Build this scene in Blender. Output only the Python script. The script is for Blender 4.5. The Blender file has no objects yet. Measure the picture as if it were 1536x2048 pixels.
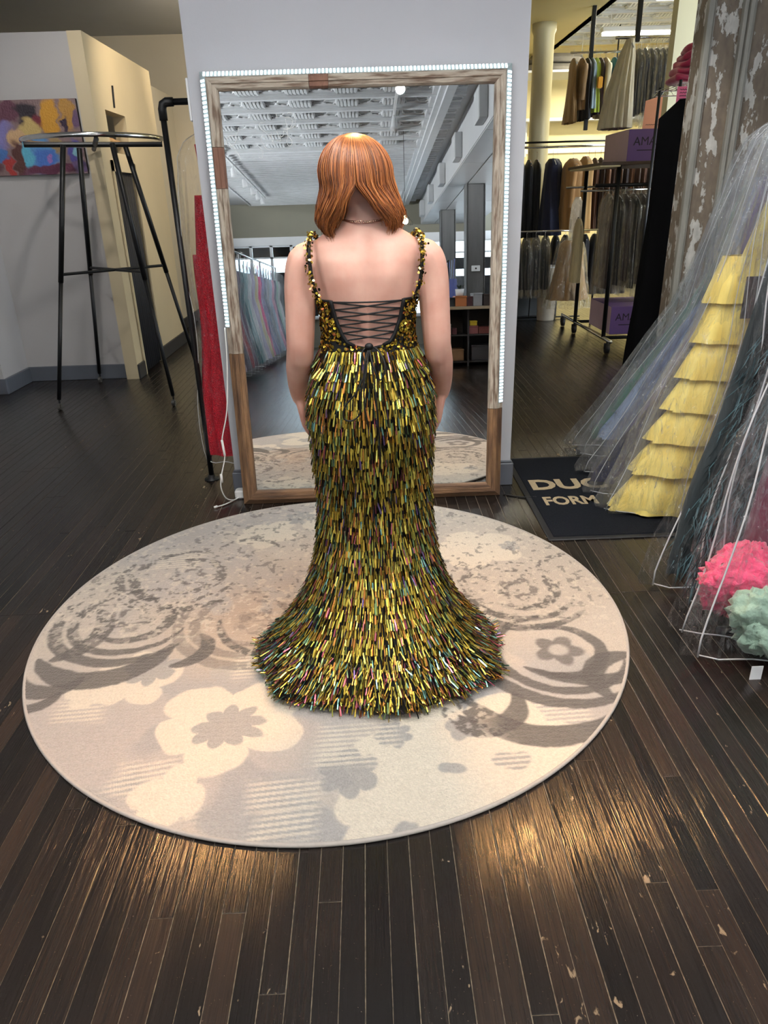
import bpy, math, random
import numpy as np
from mathutils import Vector, Matrix
PI = math.pi
random.seed(7); RNG = np.random.default_rng(7)
SC = bpy.context.scene
COL = SC.collection

# ------------------------------------------------------------------ camera
CAM_POS = (0.0, 0.0, 1.55); PITCH, ROLL, YAW = math.radians(23.77), math.radians(1.75), math.radians(0.80)
cp, sp = math.cos(PITCH), math.sin(PITCH)
fwd = Vector((math.sin(YAW)*cp, math.cos(YAW)*cp, -sp)); rgt = Vector((math.cos(YAW), -math.sin(YAW), 0)); upv = rgt.cross(fwd)
r_ = rgt*math.cos(ROLL) - upv*math.sin(ROLL); u_ = rgt*math.sin(ROLL) + upv*math.cos(ROLL)
cd = bpy.data.cameras.new('camera'); cam = bpy.data.objects.new('camera', cd); COL.objects.link(cam)
cd.sensor_fit = 'HORIZONTAL'; cd.sensor_width = 24.0; cd.lens = 24.0*1416/1536
cd.clip_start = 0.02; cd.clip_end = 200
m = Matrix.Identity(4)
for i in range(3):
    m[i][0] = r_[i]; m[i][1] = u_[i]; m[i][2] = -fwd[i]; m[i][3] = CAM_POS[i]
cam.matrix_world = m
SC.camera = cam

# ------------------------------------------------------------------ world, exposure
SC.view_settings.view_transform = 'Standard'; SC.view_settings.look = 'None'
SC.view_settings.gamma = 1.0; SC.view_settings.use_curve_mapping = False
SC.view_settings.exposure = 0.0
SC.cycles.transparent_max_bounces = 40; SC.cycles.max_bounces = 10
SC.cycles.sample_clamp_indirect = 6.0
W = bpy.data.worlds.new('world'); SC.world = W; W.use_nodes = True
wn = W.node_tree.nodes; wl = W.node_tree.links
bg = wn['Background']; sky = wn.new('ShaderNodeTexSky'); sky.sky_type = 'HOSEK_WILKIE'
sky.sun_direction = Vector((0.3, -0.5, 0.8)).normalized(); sky.turbidity = 6
mixw = wn.new('ShaderNodeMixRGB'); mixw.inputs[0].default_value = 0.75; mixw.inputs[2].default_value = (0.80, 0.90, 1.0, 1)
wl.new(sky.outputs[0], mixw.inputs[1]); wl.new(mixw.outputs[0], bg.inputs[0]); bg.inputs[1].default_value = 13.0
sd = bpy.data.lights.new('sun', 'SUN'); sd.energy = 7.0; sd.angle = .01; sd.color = (1, .96, .9); so = bpy.data.objects.new('sun', sd); COL.objects.link(so)
so.rotation_euler = Vector((-.25, -1, -.85)).to_track_quat('-Z', 'Y').to_euler()

def area_light(name, loc, aim, power, size, color, sizey=None, spread=180, ylong=False):
    d = bpy.data.lights.new(name, 'AREA'); d.energy = power; d.color = color; d.size = size
    if sizey: d.shape = 'RECTANGLE'; d.size_y = sizey
    else: d.shape = 'DISK'
    d.spread = math.radians(spread)
    o = bpy.data.objects.new(name, d); COL.objects.link(o); o.location = loc
    dr_ = (Vector(aim)-Vector(loc)).normalized()
    if ylong: za = -dr_; ya = Vector((0, 1, 0)); o.rotation_euler = Matrix((ya.cross(za), ya, za)).transposed().to_euler()
    else: o.rotation_euler = dr_.to_track_quat('-Z', 'Y').to_euler()
    return o

# ------------------------------------------------------------------ materials
def srgb(r, g, b):
    f = lambda c: (c/255/12.92) if c/255 <= .04045 else ((c/255+.055)/1.055)**2.4
    return (f(r), f(g), f(b))
MATS = {}
def pm(name, base, rough=.5, metal=0., var=0., vscale=8., col2=None, bump=0., bscale=40., stretch=(1, 1, 1), coat=0., sheen=0., emit=None, estr=0., alpha=1., sss=0., spec=.5, attr=None, objrand=0., aniso=0., coords='Object', ramp=(.35, .65), rvar=0., film=0., trans=0.):
    """procedural principled material: noise-varied colour, bump and roughness"""
    if name in MATS: return MATS[name]
    mt = bpy.data.materials.new(name); mt.use_nodes = True; MATS[name] = mt
    n = mt.node_tree.nodes; l = mt.node_tree.links; b = n['Principled BSDF']
    c = tuple(base)+(1,)
    b.inputs['Roughness'].default_value = rough; b.inputs['Metallic'].default_value = metal
    b.inputs['Specular IOR Level'].default_value = spec; b.inputs['Coat Weight'].default_value = coat; b.inputs['Coat Roughness'].default_value = .12
    b.inputs['Sheen Weight'].default_value = sheen; b.inputs['Alpha'].default_value = alpha
    b.inputs['Anisotropic'].default_value = aniso; b.inputs['Transmission Weight'].default_value = trans
    if film: b.inputs['Thin Film Thickness'].default_value = film; b.inputs['Thin Film IOR'].default_value = 1.6
    if sss: b.inputs['Subsurface Weight'].default_value = sss; b.inputs['Subsurface Radius'].default_value = (.02, .008, .005)
    if emit: b.inputs['Emission Color'].default_value = tuple(emit)+(1,); b.inputs['Emission Strength'].default_value = estr
    tc = n.new('ShaderNodeTexCoord'); mp = n.new('ShaderNodeMapping'); mp.inputs['Scale'].default_value = stretch
    if coords == 'World':
        g = n.new('ShaderNodeNewGeometry'); l.new(g.outputs['Position'], mp.inputs[0])
    else: l.new(tc.outputs[coords], mp.inputs[0])
    nz = n.new('ShaderNodeTexNoise'); nz.inputs['Scale'].default_value = vscale; nz.inputs['Detail'].default_value = 5
    l.new(mp.outputs[0], nz.inputs['Vector'])
    if col2 is None: col2 = tuple(min(1, x*(1-.75*var)) for x in base)
    cr = n.new('ShaderNodeMapRange'); cr.inputs['From Min'].default_value = ramp[0]; cr.inputs['From Max'].default_value = ramp[1]
    l.new(nz.outputs['Fac'], cr.inputs['Value'])
    mx = n.new('ShaderNodeMixRGB'); mx.inputs[2].default_value = c; mx.inputs[1].default_value = tuple(col2)+(1,)
    l.new(cr.outputs[0], mx.inputs[0]); out = mx.outputs[0]
    if attr:
        a = n.new('ShaderNodeAttribute'); a.attribute_name = attr
        m2 = n.new('ShaderNodeMixRGB'); m2.blend_type = 'MULTIPLY'; m2.inputs[0].default_value = 1
        l.new(a.outputs['Color'], m2.inputs[1]); l.new(out, m2.inputs[2]); out = m2.outputs[0]
    if objrand:
        oi = n.new('ShaderNodeObjectInfo'); hs = n.new('ShaderNodeHueSaturation')
        mr = n.new('ShaderNodeMapRange'); mr.inputs['To Min'].default_value = 1-objrand; mr.inputs['To Max'].default_value = 1+objrand
        l.new(oi.outputs['Random'], mr.inputs['Value']); l.new(mr.outputs[0], hs.inputs['Value']); l.new(out, hs.inputs['Color']); out = hs.outputs[0]
    l.new(out, b.inputs['Base Color'])
    if rvar:
        rr = n.new('ShaderNodeMapRange'); rr.inputs['To Min'].default_value = max(0.02, rough-rvar); rr.inputs['To Max'].default_value = rough+rvar
        l.new(nz.outputs['Fac'], rr.inputs['Value']); l.new(rr.outputs[0], b.inputs['Roughness'])
    if bump:
        nb = n.new('ShaderNodeTexNoise'); nb.inputs['Scale'].default_value = bscale; nb.inputs['Detail'].default_value = 4
        l.new(mp.outputs[0], nb.inputs['Vector']); bp = n.new('ShaderNodeBump'); bp.inputs['Strength'].default_value = bump; bp.inputs['Distance'].default_value = .01
        l.new(nb.outputs['Fac'], bp.inputs['Height']); l.new(bp.outputs[0], b.inputs['Normal'])
    return mt

def plastic(name, tint=(.93, .96, 1.0), base=.085, streak=.34, milky=.45, scale=13., fres=.26):
    """thin clear garment-bag film: transparent with wrinkled gloss, painted glint streaks and a little haze"""
    if name in MATS: return MATS[name]
    mt = bpy.data.materials.new(name); mt.use_nodes = True; MATS[name] = mt
    n = mt.node_tree.nodes; l = mt.node_tree.links; n.remove(n['Principled BSDF'])
    g = n.new('ShaderNodeNewGeometry'); mp = n.new('ShaderNodeMapping'); mp.inputs['Scale'].default_value = (1, 1, .32); l.new(g.outputs['Position'], mp.inputs[0])
    nz = n.new('ShaderNodeTexNoise'); nz.inputs['Scale'].default_value = scale; nz.inputs['Detail'].default_value = 6; nz.inputs['Distortion'].default_value = 1.2; l.new(mp.outputs[0], nz.inputs['Vector'])
    bp = n.new('ShaderNodeBump'); bp.inputs['Strength'].default_value = 1.0; bp.inputs['Distance'].default_value = .05; l.new(nz.outputs['Fac'], bp.inputs['Height'])
    tr = n.new('ShaderNodeBsdfTransparent'); tr.inputs[0].default_value = (.97, .975, .98, 1)
    gl = n.new('ShaderNodeBsdfGlossy'); gl.inputs['Roughness'].default_value = .15; gl.inputs[0].default_value = tuple(tint)+(1,); l.new(bp.outputs[0], gl.inputs['Normal'])
    df = n.new('ShaderNodeBsdfDiffuse'); df.inputs[0].default_value = tuple(tint)+(1,); l.new(bp.outputs[0], df.inputs['Normal'])
    tl = n.new('ShaderNodeBsdfTranslucent'); tl.inputs[0].default_value = tuple(tint)+(1,)
    mm = n.new('ShaderNodeMixShader'); mm.inputs[0].default_value = .5; l.new(df.outputs[0], mm.inputs[1]); l.new(tl.outputs[0], mm.inputs[2])
    m1 = n.new('ShaderNodeMixShader'); m1.inputs[0].default_value = milky; l.new(gl.outputs[0], m1.inputs[1]); l.new(mm.outputs[0], m1.inputs[2])
    fr = n.new('ShaderNodeFresnel'); fr.inputs[0].default_value = 1.5; l.new(bp.outputs[0], fr.inputs['Normal'])
    n2 = n.new('ShaderNodeTexNoise'); n2.inputs['Scale'].default_value = scale*2.3; n2.inputs['Detail'].default_value = 6; n2.inputs['Distortion'].default_value = 2.0; l.new(mp.outputs[0], n2.inputs['Vector'])
    mr = n.new('ShaderNodeMapRange'); mr.inputs['From Min'].default_value = .565; mr.inputs['From Max'].default_value = .70; mr.inputs['To Max'].default_value = streak; l.new(n2.outputs['Fac'], mr.inputs['Value'])  # noise streaks stand in for glints along the wrinkles
    ad = n.new('ShaderNodeMath'); ad.operation = 'MULTIPLY_ADD'; ad.inputs[1].default_value = fres; l.new(fr.outputs[0], ad.inputs[0]); l.new(mr.outputs[0], ad.inputs[2])
    a2 = n.new('ShaderNodeMath'); a2.operation = 'ADD'; a2.use_clamp = True; a2.inputs[1].default_value = base; l.new(ad.outputs[0], a2.inputs[0])
    mx = n.new('ShaderNodeMixShader'); l.new(a2.outputs[0], mx.inputs[0]); l.new(tr.outputs[0], mx.inputs[1]); l.new(m1.outputs[0], mx.inputs[2])
    l.new(mx.outputs[0], n['Material Output'].inputs[0])
    return mt

# ------------------------------------------------------------------ mesh builder
def wloc(o):
    p = Vector((0, 0, 0))
    while o: p += o.location; o = o.parent
    return p
class MB:
    def __init__(s): s.v = []; s.f = []; s.c = []
    def add(s, V, F, col=None):
        k = len(s.v); s.v.extend([tuple(map(float, p)) for p in V]); s.f.extend([tuple(i+k for i in q) for q in F])
        if col is not None: s.c.extend([col]*len(F))
        return s
    def box(s, lo, hi, rz=0., col=None):
        (x0, y0, z0), (x1, y1, z1) = lo, hi
        V = [(x0, y0, z0), (x1, y0, z0), (x1, y1, z0), (x0, y1, z0), (x0, y0, z1), (x1, y0, z1), (x1, y1, z1), (x0, y1, z1)]
        if rz:
            cx, cy = (x0+x1)/2, (y0+y1)/2; c, q = math.cos(rz), math.sin(rz)
            V = [(cx+(x-cx)*c-(y-cy)*q, cy+(x-cx)*q+(y-cy)*c, z) for x, y, z in V]
        return s.add(V, [(0, 3, 2, 1), (4, 5, 6, 7), (0, 1, 5, 4), (1, 2, 6, 5), (2, 3, 7, 6), (3, 0, 4, 7)], col)
    def bbox(s, lo, hi, b=.006, col=None):
        """box with chamfered vertical and top edges (rounded-look)"""
        (x0, y0, z0), (x1, y1, z1) = lo, hi
        R = []
        for z, e in ((z0, b), (z0+b, 0), (z1-b, 0), (z1, b)):
            X0, X1, Y0, Y1 = x0+e, x1-e, y0+e, y1-e; h = b
            R.append([(X0+h, Y0, z), (X1-h, Y0, z), (X1, Y0+h, z), (X1, Y1-h, z), (X1-h, Y1, z), (X0+h, Y1, z), (X0, Y1-h, z), (X0, Y0+h, z)])
        return s.loft(R, cap=True, col=col)
    def loft(s, rings, cap=False, closed=True, col=None):
        n = len(rings[0]); V = [p for r in rings for p in r]; F = []
        m = n if closed else n-1
        for i in range(len(rings)-1):
            for j in range(m):
                a = i*n+j; b = i*n+(j+1) % n
                F.append((a, b, b+n, a+n))
        if cap: F.append(tuple(range(n-1, -1, -1))); F.append(tuple((len(rings)-1)*n+j for j in range(n)))
        return s.add(V, F, col)
    def tube(s, path, r, n=8, cap=True, closed=False, col=None):
        P = [Vector(p) for p in path]; K = len(P); rr = r if hasattr(r, '__len__') else [r]*K
        rings = []; prev = None
        for i in range(K):
            if closed: t = P[(i+1) % K]-P[i-1]
            else: t = (P[min(i+1, K-1)]-P[max(i-1, 0)])
            t = t.normalized() if t.length > 1e-9 else Vector((0, 0, 1))
            if prev is None:
                a = Vector((0, 0, 1)) if abs(t.z) < .9 else Vector((1, 0, 0)); u = t.cross(a).normalized()
            else:
                u = prev-t*prev.dot(t); u = u.normalized() if u.length > 1e-6 else t.orthogonal().normalized()
            prev = u; w = t.cross(u)
            rings.append([tuple(P[i]+u*(rr[i]*math.cos(2*PI*k/n))+w*(rr[i]*math.sin(2*PI*k/n))) for k in range(n)])
        if closed: rings.append(rings[0]); cap = False
        return s.loft(rings, cap=cap, col=col)
    def cyl(s, p, q, r, n=12, r2=None, col=None): return s.tube([p, q], [r, r if r2 is None else r2], n, col=col)
    def lathe(s, prof, n=20, c=(0, 0, 0), cap=True, col=None):
        return s.loft([[(c[0]+r*math.cos(2*PI*k/n), c[1]+r*math.sin(2*PI*k/n), c[2]+z) for k in range(n)] for r, z in prof], cap=cap, col=col)
    def ball(s, c, r, nu=12, nv=8, col=None):
        r = r if hasattr(r, '__len__') else (r, r, r)
        R = []
        for i in range(nv+1):
            t = PI*(i if 0 < i < nv else (.02 if i == 0 else nv-.02))/nv
            R.append([(c[0]+r[0]*math.sin(t)*math.cos(2*PI*k/nu), c[1]+r[1]*math.sin(t)*math.sin(2*PI*k/nu), c[2]-r[2]*math.cos(t)) for k in range(nu)])
        return s.loft(R, cap=True, col=col)
    def mesh(s, name, off=(0, 0, 0), smooth=False):
        me = bpy.data.meshes.new(name); V = np.array(s.v, float)-np.array(off, float)
        me.from_pydata(V.tolist(), [], s.f)
        if s.c:
            at = me.attributes.new('col', 'FLOAT_COLOR', 'FACE'); at.data.foreach_set('color', np.array([tuple(c)+(1,) for c in s.c], np.float32).ravel())
        if smooth: me.polygons.foreach_set('use_smooth', [True]*len(me.polygons))
        me.update(); return me
    def build(s, name, mat, parent=None, smooth=False, kind=None):
        off = wloc(parent) if parent else Vector((0, 0, 0))
        me = s.mesh(name, off, smooth); me.materials.append(mat)
        o = bpy.data.objects.new(name, me); COL.objects.link(o)
        if parent: o.parent = parent
        if kind: o['kind'] = kind
        return o
def tag(o, label, cat, group=None, kind=None):
    o['label'] = label; o['category'] = cat
    if group: o['group'] = group
    if kind: o['kind'] = kind
    return o
def thing(name, label, cat, loc=(0, 0, 0), group=None):
    o = bpy.data.objects.new(name, None); COL.objects.link(o); o.location = loc; o.empty_display_size = .1
    return tag(o, label, cat, group)
def struct(name, mb, mat, smooth=False):
    o = mb.build(name, mat, None, smooth); o['kind'] = 'structure'; return o
def inst(name, me, parent, loc, rot=(0, 0, 0), scale=(1, 1, 1)):
    o = bpy.data.objects.new(name, me); COL.objects.link(o)
    if parent: o.parent = parent; loc = Vector(loc)-wloc(parent)
    o.location = loc; o.rotation_euler = rot; o.scale = scale
    return o
def sub_children(o): return [c for c in bpy.data.objects if c.parent == o]
def text(name, s, size, M4, mat, parent, bold=0., extrude=.0008, align='LEFT', shear=0.):
    cu = bpy.data.curves.new(name, 'FONT'); cu.body = s; cu.size = size; cu.offset = bold; cu.extrude = extrude; cu.align_x = align; cu.shear = shear; cu.resolution_u = 3
    t = bpy.data.objects.new(name, cu); COL.objects.link(t); bpy.context.view_layer.update()
    me = bpy.data.meshes.new_from_object(t.evaluated_get(bpy.context.evaluated_depsgraph_get())); bpy.data.objects.remove(t); bpy.data.curves.remove(cu)
    M4 = Matrix.Translation(-wloc(parent)) @ M4 if parent else M4
    me.transform(M4); me.materials.clear(); me.materials.append(mat); me.name = name
    o = bpy.data.objects.new(name, me); COL.objects.link(o)
    if parent: o.parent = parent
    return o
def lerp(a, b, t): return a+(b-a)*t
def interp(t, pts):
    if pts[0][0] > pts[-1][0]: pts = pts[::-1]
    xs = [p[0] for p in pts]; return [float(np.interp(t, xs, [p[k] for p in pts])) for k in range(1, len(pts[0]))]

# ================================================================== STRUCTURE
M_wall = pm('wall_paint_white', srgb(170, 172, 178), .6, var=.04, vscale=3, bump=.05, bscale=120)
M_wall2 = pm('wall_paint_grey', srgb(178, 175, 174), .6, var=.05, vscale=2, bump=.05, bscale=120)
M_taupe = pm('wall_paint_taupe', srgb(186, 178, 160), .65, var=.06, vscale=2, bump=.05, bscale=90)
M_olive = pm('wall_paint_olive', srgb(134, 131, 116), .65, var=.06, vscale=2)
M_warm = pm('wall_paint_cream', srgb(196, 180, 148), .6, var=.05, vscale=3)
M_cream = pm('backroom_paint', srgb(226, 212, 160), .6, var=.07, vscale=2)
M_colm = pm('column_paint_cream', srgb(214, 206, 170), .38, var=.06, vscale=4, stretch=(1, 1, .3))
M_base = pm('baseboard_grey', srgb(88, 92, 100), .45, var=.08, vscale=6)
M_ceil = pm('ceiling_paint', srgb(196, 198, 200), .6, var=.04, vscale=3)
M_soff = pm('soffit_paint', srgb(188, 190, 192), .42, var=.05, vscale=2)
M_tin = pm('tin_ceiling_paint', srgb(214, 217, 220), .45, var=.08, vscale=9)
M_white = pm('white_trim', srgb(232, 234, 236), .45, var=.04, vscale=5)
M_blackmetal = pm('black_metal', srgb(22, 23, 25), .42, metal=.3, var=.3, vscale=30)
M_chrome = pm('chrome', (.75, .75, .75), .16, metal=1., var=.12, vscale=20)

# floor: dusty sub-floor under individual strip planks
FX0, FX1, FY0, FY1 = -6.2, 6.1, -12.05, 15.0
floor = struct('floor', MB().box((FX0, FY0, -.06), (FX1, FY1, -.0018)), pm('dusty_floor_joint', srgb(124, 112, 94), .9, var=.8, vscale=60, coords='World'))
def plank_mat(name, use_attr):
    mt = bpy.data.materials.new(name); mt.use_nodes = True; n = mt.node_tree.nodes; l = mt.node_tree.links; b = n['Principled BSDF']
    g = n.new('ShaderNodeNewGeometry')
    if use_attr: a = n.new('ShaderNodeAttribute'); a.attribute_name = 'rnd'; rnd = a.outputs['Fac']
    else: oi = n.new('ShaderNodeObjectInfo'); rnd = oi.outputs['Random']
    off = n.new('ShaderNodeCombineXYZ'); mu = n.new('ShaderNodeMath'); mu.operation = 'MULTIPLY'; mu.inputs[1].default_value = 37.; l.new(rnd, mu.inputs[0])
    l.new(mu.outputs[0], off.inputs[2]); l.new(mu.outputs[0], off.inputs[1])
    va = n.new('ShaderNodeVectorMath'); va.operation = 'ADD'; l.new(g.outputs['Position'], va.inputs[0]); l.new(off.outputs[0], va.inputs[1])
    def noise(sc, stretch, det=4, dist=0.):
        mp = n.new('ShaderNodeMapping'); mp.inputs['Scale'].default_value = stretch; l.new(va.outputs[0], mp.inputs[0])
        z = n.new('ShaderNodeTexNoise'); z.inputs['Scale'].default_value = sc; z.inputs['Detail'].default_value = det; z.inputs['Distortion'].default_value = dist; l.new(mp.outputs[0], z.inputs['Vector']); return z.outputs['Fac']
    grain = noise(1., (170, 5, 1), 5, 1.5); patch = noise(1.6, (2.2, 1, 1), 4); chips = noise(1., (55, 26, 1), 5, .6); dust = noise(1., (260, 200, 1), 2); big = noise(.9, (1, 1, 1), 2)
    ramp = n.new('ShaderNodeValToRGB'); e = ramp.color_ramp.elements
    e[0].position = .25; e[0].color = srgb(20, 19, 19)+(1,); e[1].position = .9; e[1].color = srgb(54, 43, 36)+(1,)
    x = e.new(.55); x.color = srgb(32, 28, 26)+(1,)
    m1 = n.new('ShaderNodeMath'); m1.operation = 'MULTIPLY_ADD'; m1.inputs[1].default_value = .55; l.new(grain, m1.inputs[0])
    m2 = n.new('ShaderNodeMath'); m2.operation = 'MULTIPLY_ADD'; m2.inputs[1].default_value = .42; l.new(rnd, m2.inputs[0])
    m3 = n.new('ShaderNodeMath'); m3.operation = 'MULTIPLY_ADD'; m3.inputs[1].default_value = .5; m3.inputs[2].default_value = -.18; l.new(patch, m3.inputs[0])
    l.new(m3.outputs[0], m2.inputs[2]); l.new(m2.outputs[0], m1.inputs[2]); l.new(m1.outputs[0], ramp.inputs[0])
    # chipped paint and dust specks, clustered
    mc = n.new('ShaderNodeMath'); mc.operation = 'MULTIPLY'; l.new(chips, mc.inputs[0]); 
    mb = n.new('ShaderNodeMapRange'); mb.inputs['From Min'].default_value = .3; mb.inputs['From Max'].default_value = .7; mb.inputs['To Min'].default_value = .75; mb.inputs['To Max'].default_value = 1.12; l.new(big, mb.inputs['Value']); l.new(mb.outputs[0], mc.inputs[1])
    c1 = n.new('ShaderNodeMapRange'); c1.inputs['From Min'].default_value = .695; c1.inputs['From Max'].default_value = .74; l.new(mc.outputs[0], c1.inputs['Value'])
    d1 = n.new('ShaderNodeMapRange'); d1.inputs['From Min'].default_value = .73; d1.inputs['From Max'].default_value = .78; d1.inputs['To Max'].default_value = .7; l.new(dust, d1.inputs['Value'])
    mxm = n.new('ShaderNodeMath'); mxm.operation = 'MAXIMUM'; l.new(c1.outputs[0], mxm.inputs[0]); l.new(d1.outputs[0], mxm.inputs[1])
    mx = n.new('ShaderNodeMixRGB'); mx.inputs[2].default_value = srgb(136, 120, 98)+(1,); l.new(mxm.outputs[0], mx.inputs[0]); l.new(ramp.outputs[0], mx.inputs[1])
    l.new(mx.outputs[0], b.inputs['Base Color'])
    rr = n.new('ShaderNodeMapRange'); rr.inputs['To Min'].default_value = .08; rr.inputs['To Max'].default_value = .25; l.new(patch, rr.inputs['Value']); l.new(rr.outputs[0], b.inputs['Roughness'])
    b.inputs['Specular IOR Level'].default_value = .5
    bp = n.new('ShaderNodeBump'); bp.inputs['Strength'].default_value = .35; bp.inputs['Distance'].default_value = .004; l.new(grain, bp.inputs['Height']); l.new(bp.outputs[0], b.inputs['Normal'])
    return mt
M_plank = plank_mat('dark_strip_floor_plank', False); M_plank2 = plank_mat('dark_strip_floor_far', True)
RUG_C = (-.19, 2.51); RUG_R = 1.155
PW = .0572; planks = []
for i in range(int(FX0/PW), int(FX1/PW)):
    x0 = i*PW; cuts = [2.585]
    y = 2.585
    while y > FY0: y -= random.uniform(.8, 2.3); cuts.append(max(y, FY0))
    y = 2.585
    while y < FY1: y += random.uniform(.8, 2.3); cuts.append(min(y, FY1))
    cuts.sort()
    for a, b in zip(cuts, cuts[1:]):
        if b-a > .02: planks.append((x0, a, b))
def pw(p):
    x0, a, b = p; xm = x0+PW/2; a = max(a, .88); 
    if b <= a: return 0
    s = 0
    for k in range(8):
        y = lerp(a, b, (k+.5)/8)
        if abs(xm-.014*y) < .515*y+.10 and math.hypot(xm-RUG_C[0], y-RUG_C[1]) > RUG_R and not (abs(xm) < .8 and y > 3.8): s += (b-a)/8/((y*.91+.6)**3)
    return s
planks.sort(key=pw, reverse=True)
um = MB(); e = .06
um.loft([[(0, 0, 0), (1, 0, 0), (1, 1, 0), (0, 1, 0)], [(0, 0, .9), (1, 0, .9), (1, 1, .9), (0, 1, .9)], [(.02, .0008, 1), (.98, .0008, 1), (.98, .9992, 1), (.02, .9992, 1)]], cap=True)
plank_me = um.mesh('plank'); plank_me.materials.append(M_plank)
for x0, a, b in planks[:290]:
    inst('plank', plank_me, floor, (x0+.0010, a+.0008, -.006), (0, 0, 0), (PW-.0016-random.random()*.0012, b-a-.0016, .006+random.uniform(-.0006, .0004)))
rest = MB(); rnds = []
for x0, a, b in planks[290:]:
    rest.box((x0+.0007, a+.0008, -.006), (x0+PW-.0009, b-.0008, random.uniform(-.0006, .0))); rnds += [random.random()]*6
ro = rest.build('planks_beyond', M_plank2, floor, kind='stuff')
ro.data.attributes.new('rnd', 'FLOAT', 'FACE').data.foreach_set('value', rnds)

H = 3.6
struct('wall_partition', MB().box((-.80, 3.86, 0), (.795, 3.98, H)), M_wall)
struct('baseboard_partition', MB().bbox((-.815, 3.845, 0), (.812, 3.995, .135), .004).bbox((-.806, 3.852, .135), (.802, 3.988, .15), .003), M_base)
# left: pier, recessed white wall with the painting, warm return wall with niche and doorway, taupe wall behind
struct('wall_left', MB().box((-3.9, FY0, 0), (-3.78, 6.55, H)), M_wall2)
struct('wall_pier', MB().box((-3.9, 6.55, 0), (-3.37, 7.22, H)), M_wall2)
struct('wall_painting', MB().box((-3.37, 7.07, 0), (-2.30, 7.2, 2.91)), M_wall2)
wr = MB()
wx0, wx1 = -2.40, -2.28
wr.box((wx0, 7.0, 0), (wx1, 7.22, 2.9)).box((wx0, 7.22, 2.36), (wx1, 9.02, 2.9)).box((wx0, 7.22, 1.95), (wx1, 7.30, 2.36)).box((wx0, 7.88, 0), (wx1, 9.02, 2.36)).box((wx0, 7.30, 1.86), (wx1, 7.88, 2.02))
wr.box((-2.70, 7.30, 1.95), (-2.69, 7.88, 2.40))
struct('wall_return', wr, M_warm)
struct('wall_stockroom', MB().box((-2.65, 9.02, 0), (-2.53, 11.0, 2.9)), M_taupe)
struct('wall_far_left', MB().box((-6.2, 7.2, 0), (-6.1, 11.0, H+.1)).box((-6.2, 7.1, 0), (-3.9, 7.22, H+.1)), M_taupe)
struct('wall_back', MB().box((-6.2, 11.0, 0), (1.55, 11.12, H+.1)), M_taupe)
struct('baseboard_left', MB().bbox((-3.37, 7.045, 0), (-2.27, 7.07, .14), .004).bbox((-3.9, 6.525, 0), (-3.345, 6.55, .14), .004).bbox((-3.37, 6.55, 0), (-3.345, 7.045, .14), .004), M_base)
struct('baseboard_return', MB().bbox((-2.28, 7.0, 0), (-2.262, 7.22, .14), .004).bbox((-2.28, 7.88, 0), (-2.262, 9.02, .14), .004).bbox((-2.53, 9.02, 0), (-2.51, 11, .14), .004).bbox((-2.5, 10.98, 0), (1.5, 11, .14), .004), pm('baseboard_dark', srgb(46, 46, 48), .5, var=.1))
d1 = struct('door_1', MB().box((-2.36, 7.24, 0), (-2.31, 7.87, 1.86)), pm('dark_curtain_door', srgb(34, 34, 38), .7, var=.4, vscale=6, stretch=(1, 6, .3)))
for k in range(9):   # pleats of the dark fitting-room curtain
    yk = 7.28+k*.066
    MB().tube([(-2.302, yk, .02), (-2.300, yk+.004, .9), (-2.302, yk, 1.84)], [.03, .024, .02], 8).build('curtain_pleat', MATS['dark_curtain_door'], d1, True)
struct('trim_1', MB().box((-2.275, 7.20, 0), (-2.262, 7.24, 1.95)).box((-2.275, 7.87, 0), (-2.262, 7.91, 1.95)).box((-2.275, 7.20, 1.86), (-2.262, 7.91, 1.95)), M_warm)

# main ceiling and soffits
struct('ceiling', MB().box((-4.1, FY0, H), (1.55, 11.1, H+.08)).box((-6.2, 7.1, H), (-4.1, 11.1, H+.08)), M_ceil)
struct('ceiling_right', MB().box((2.9, FY0, H), (6.1, 7.0, H+.08)), M_ceil)
sf = struct('ceiling_soffit', MB().box((1.45, FY0, 3.0), (2.9, 4.9, 3.12)).box((1.45, FY0, 3.12), (1.51, 4.9, H)), M_soff)
for k in range(8):
    y0 = -11.9+k*2.05
    MB().box((1.46, y0, 2.988), (1.77, y0+2.03, 3.0)).build('soffit_panel', M_soff, sf)
    MB().box((1.795, y0, 2.988), (2.88, y0+2.03, 3.0)).build('soffit_panel', M_soff, sf)
for k in range(5): MB().bbox((1.34, -11+k*2.3, 3.06), (1.45, -10.6+k*2.3, 3.40), .01).build('duct_collar', M_soff, sf)
struct('ceiling_backroom_soffit', MB().box((-1.0, 4.9, 3.5), (2.88, 11.0, 3.58)).box((1.5, 11.0, 3.5), (2.88, 14.6, 3.58)).box((2.80, 4.9, 3.5), (2.88, 14.6, 3.95)), M_cream)
cb = struct('ceiling_backroom', MB().box((2.88, 7.0, 3.9), (6.1, 14.6, 3.98)), M_cream)
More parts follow.
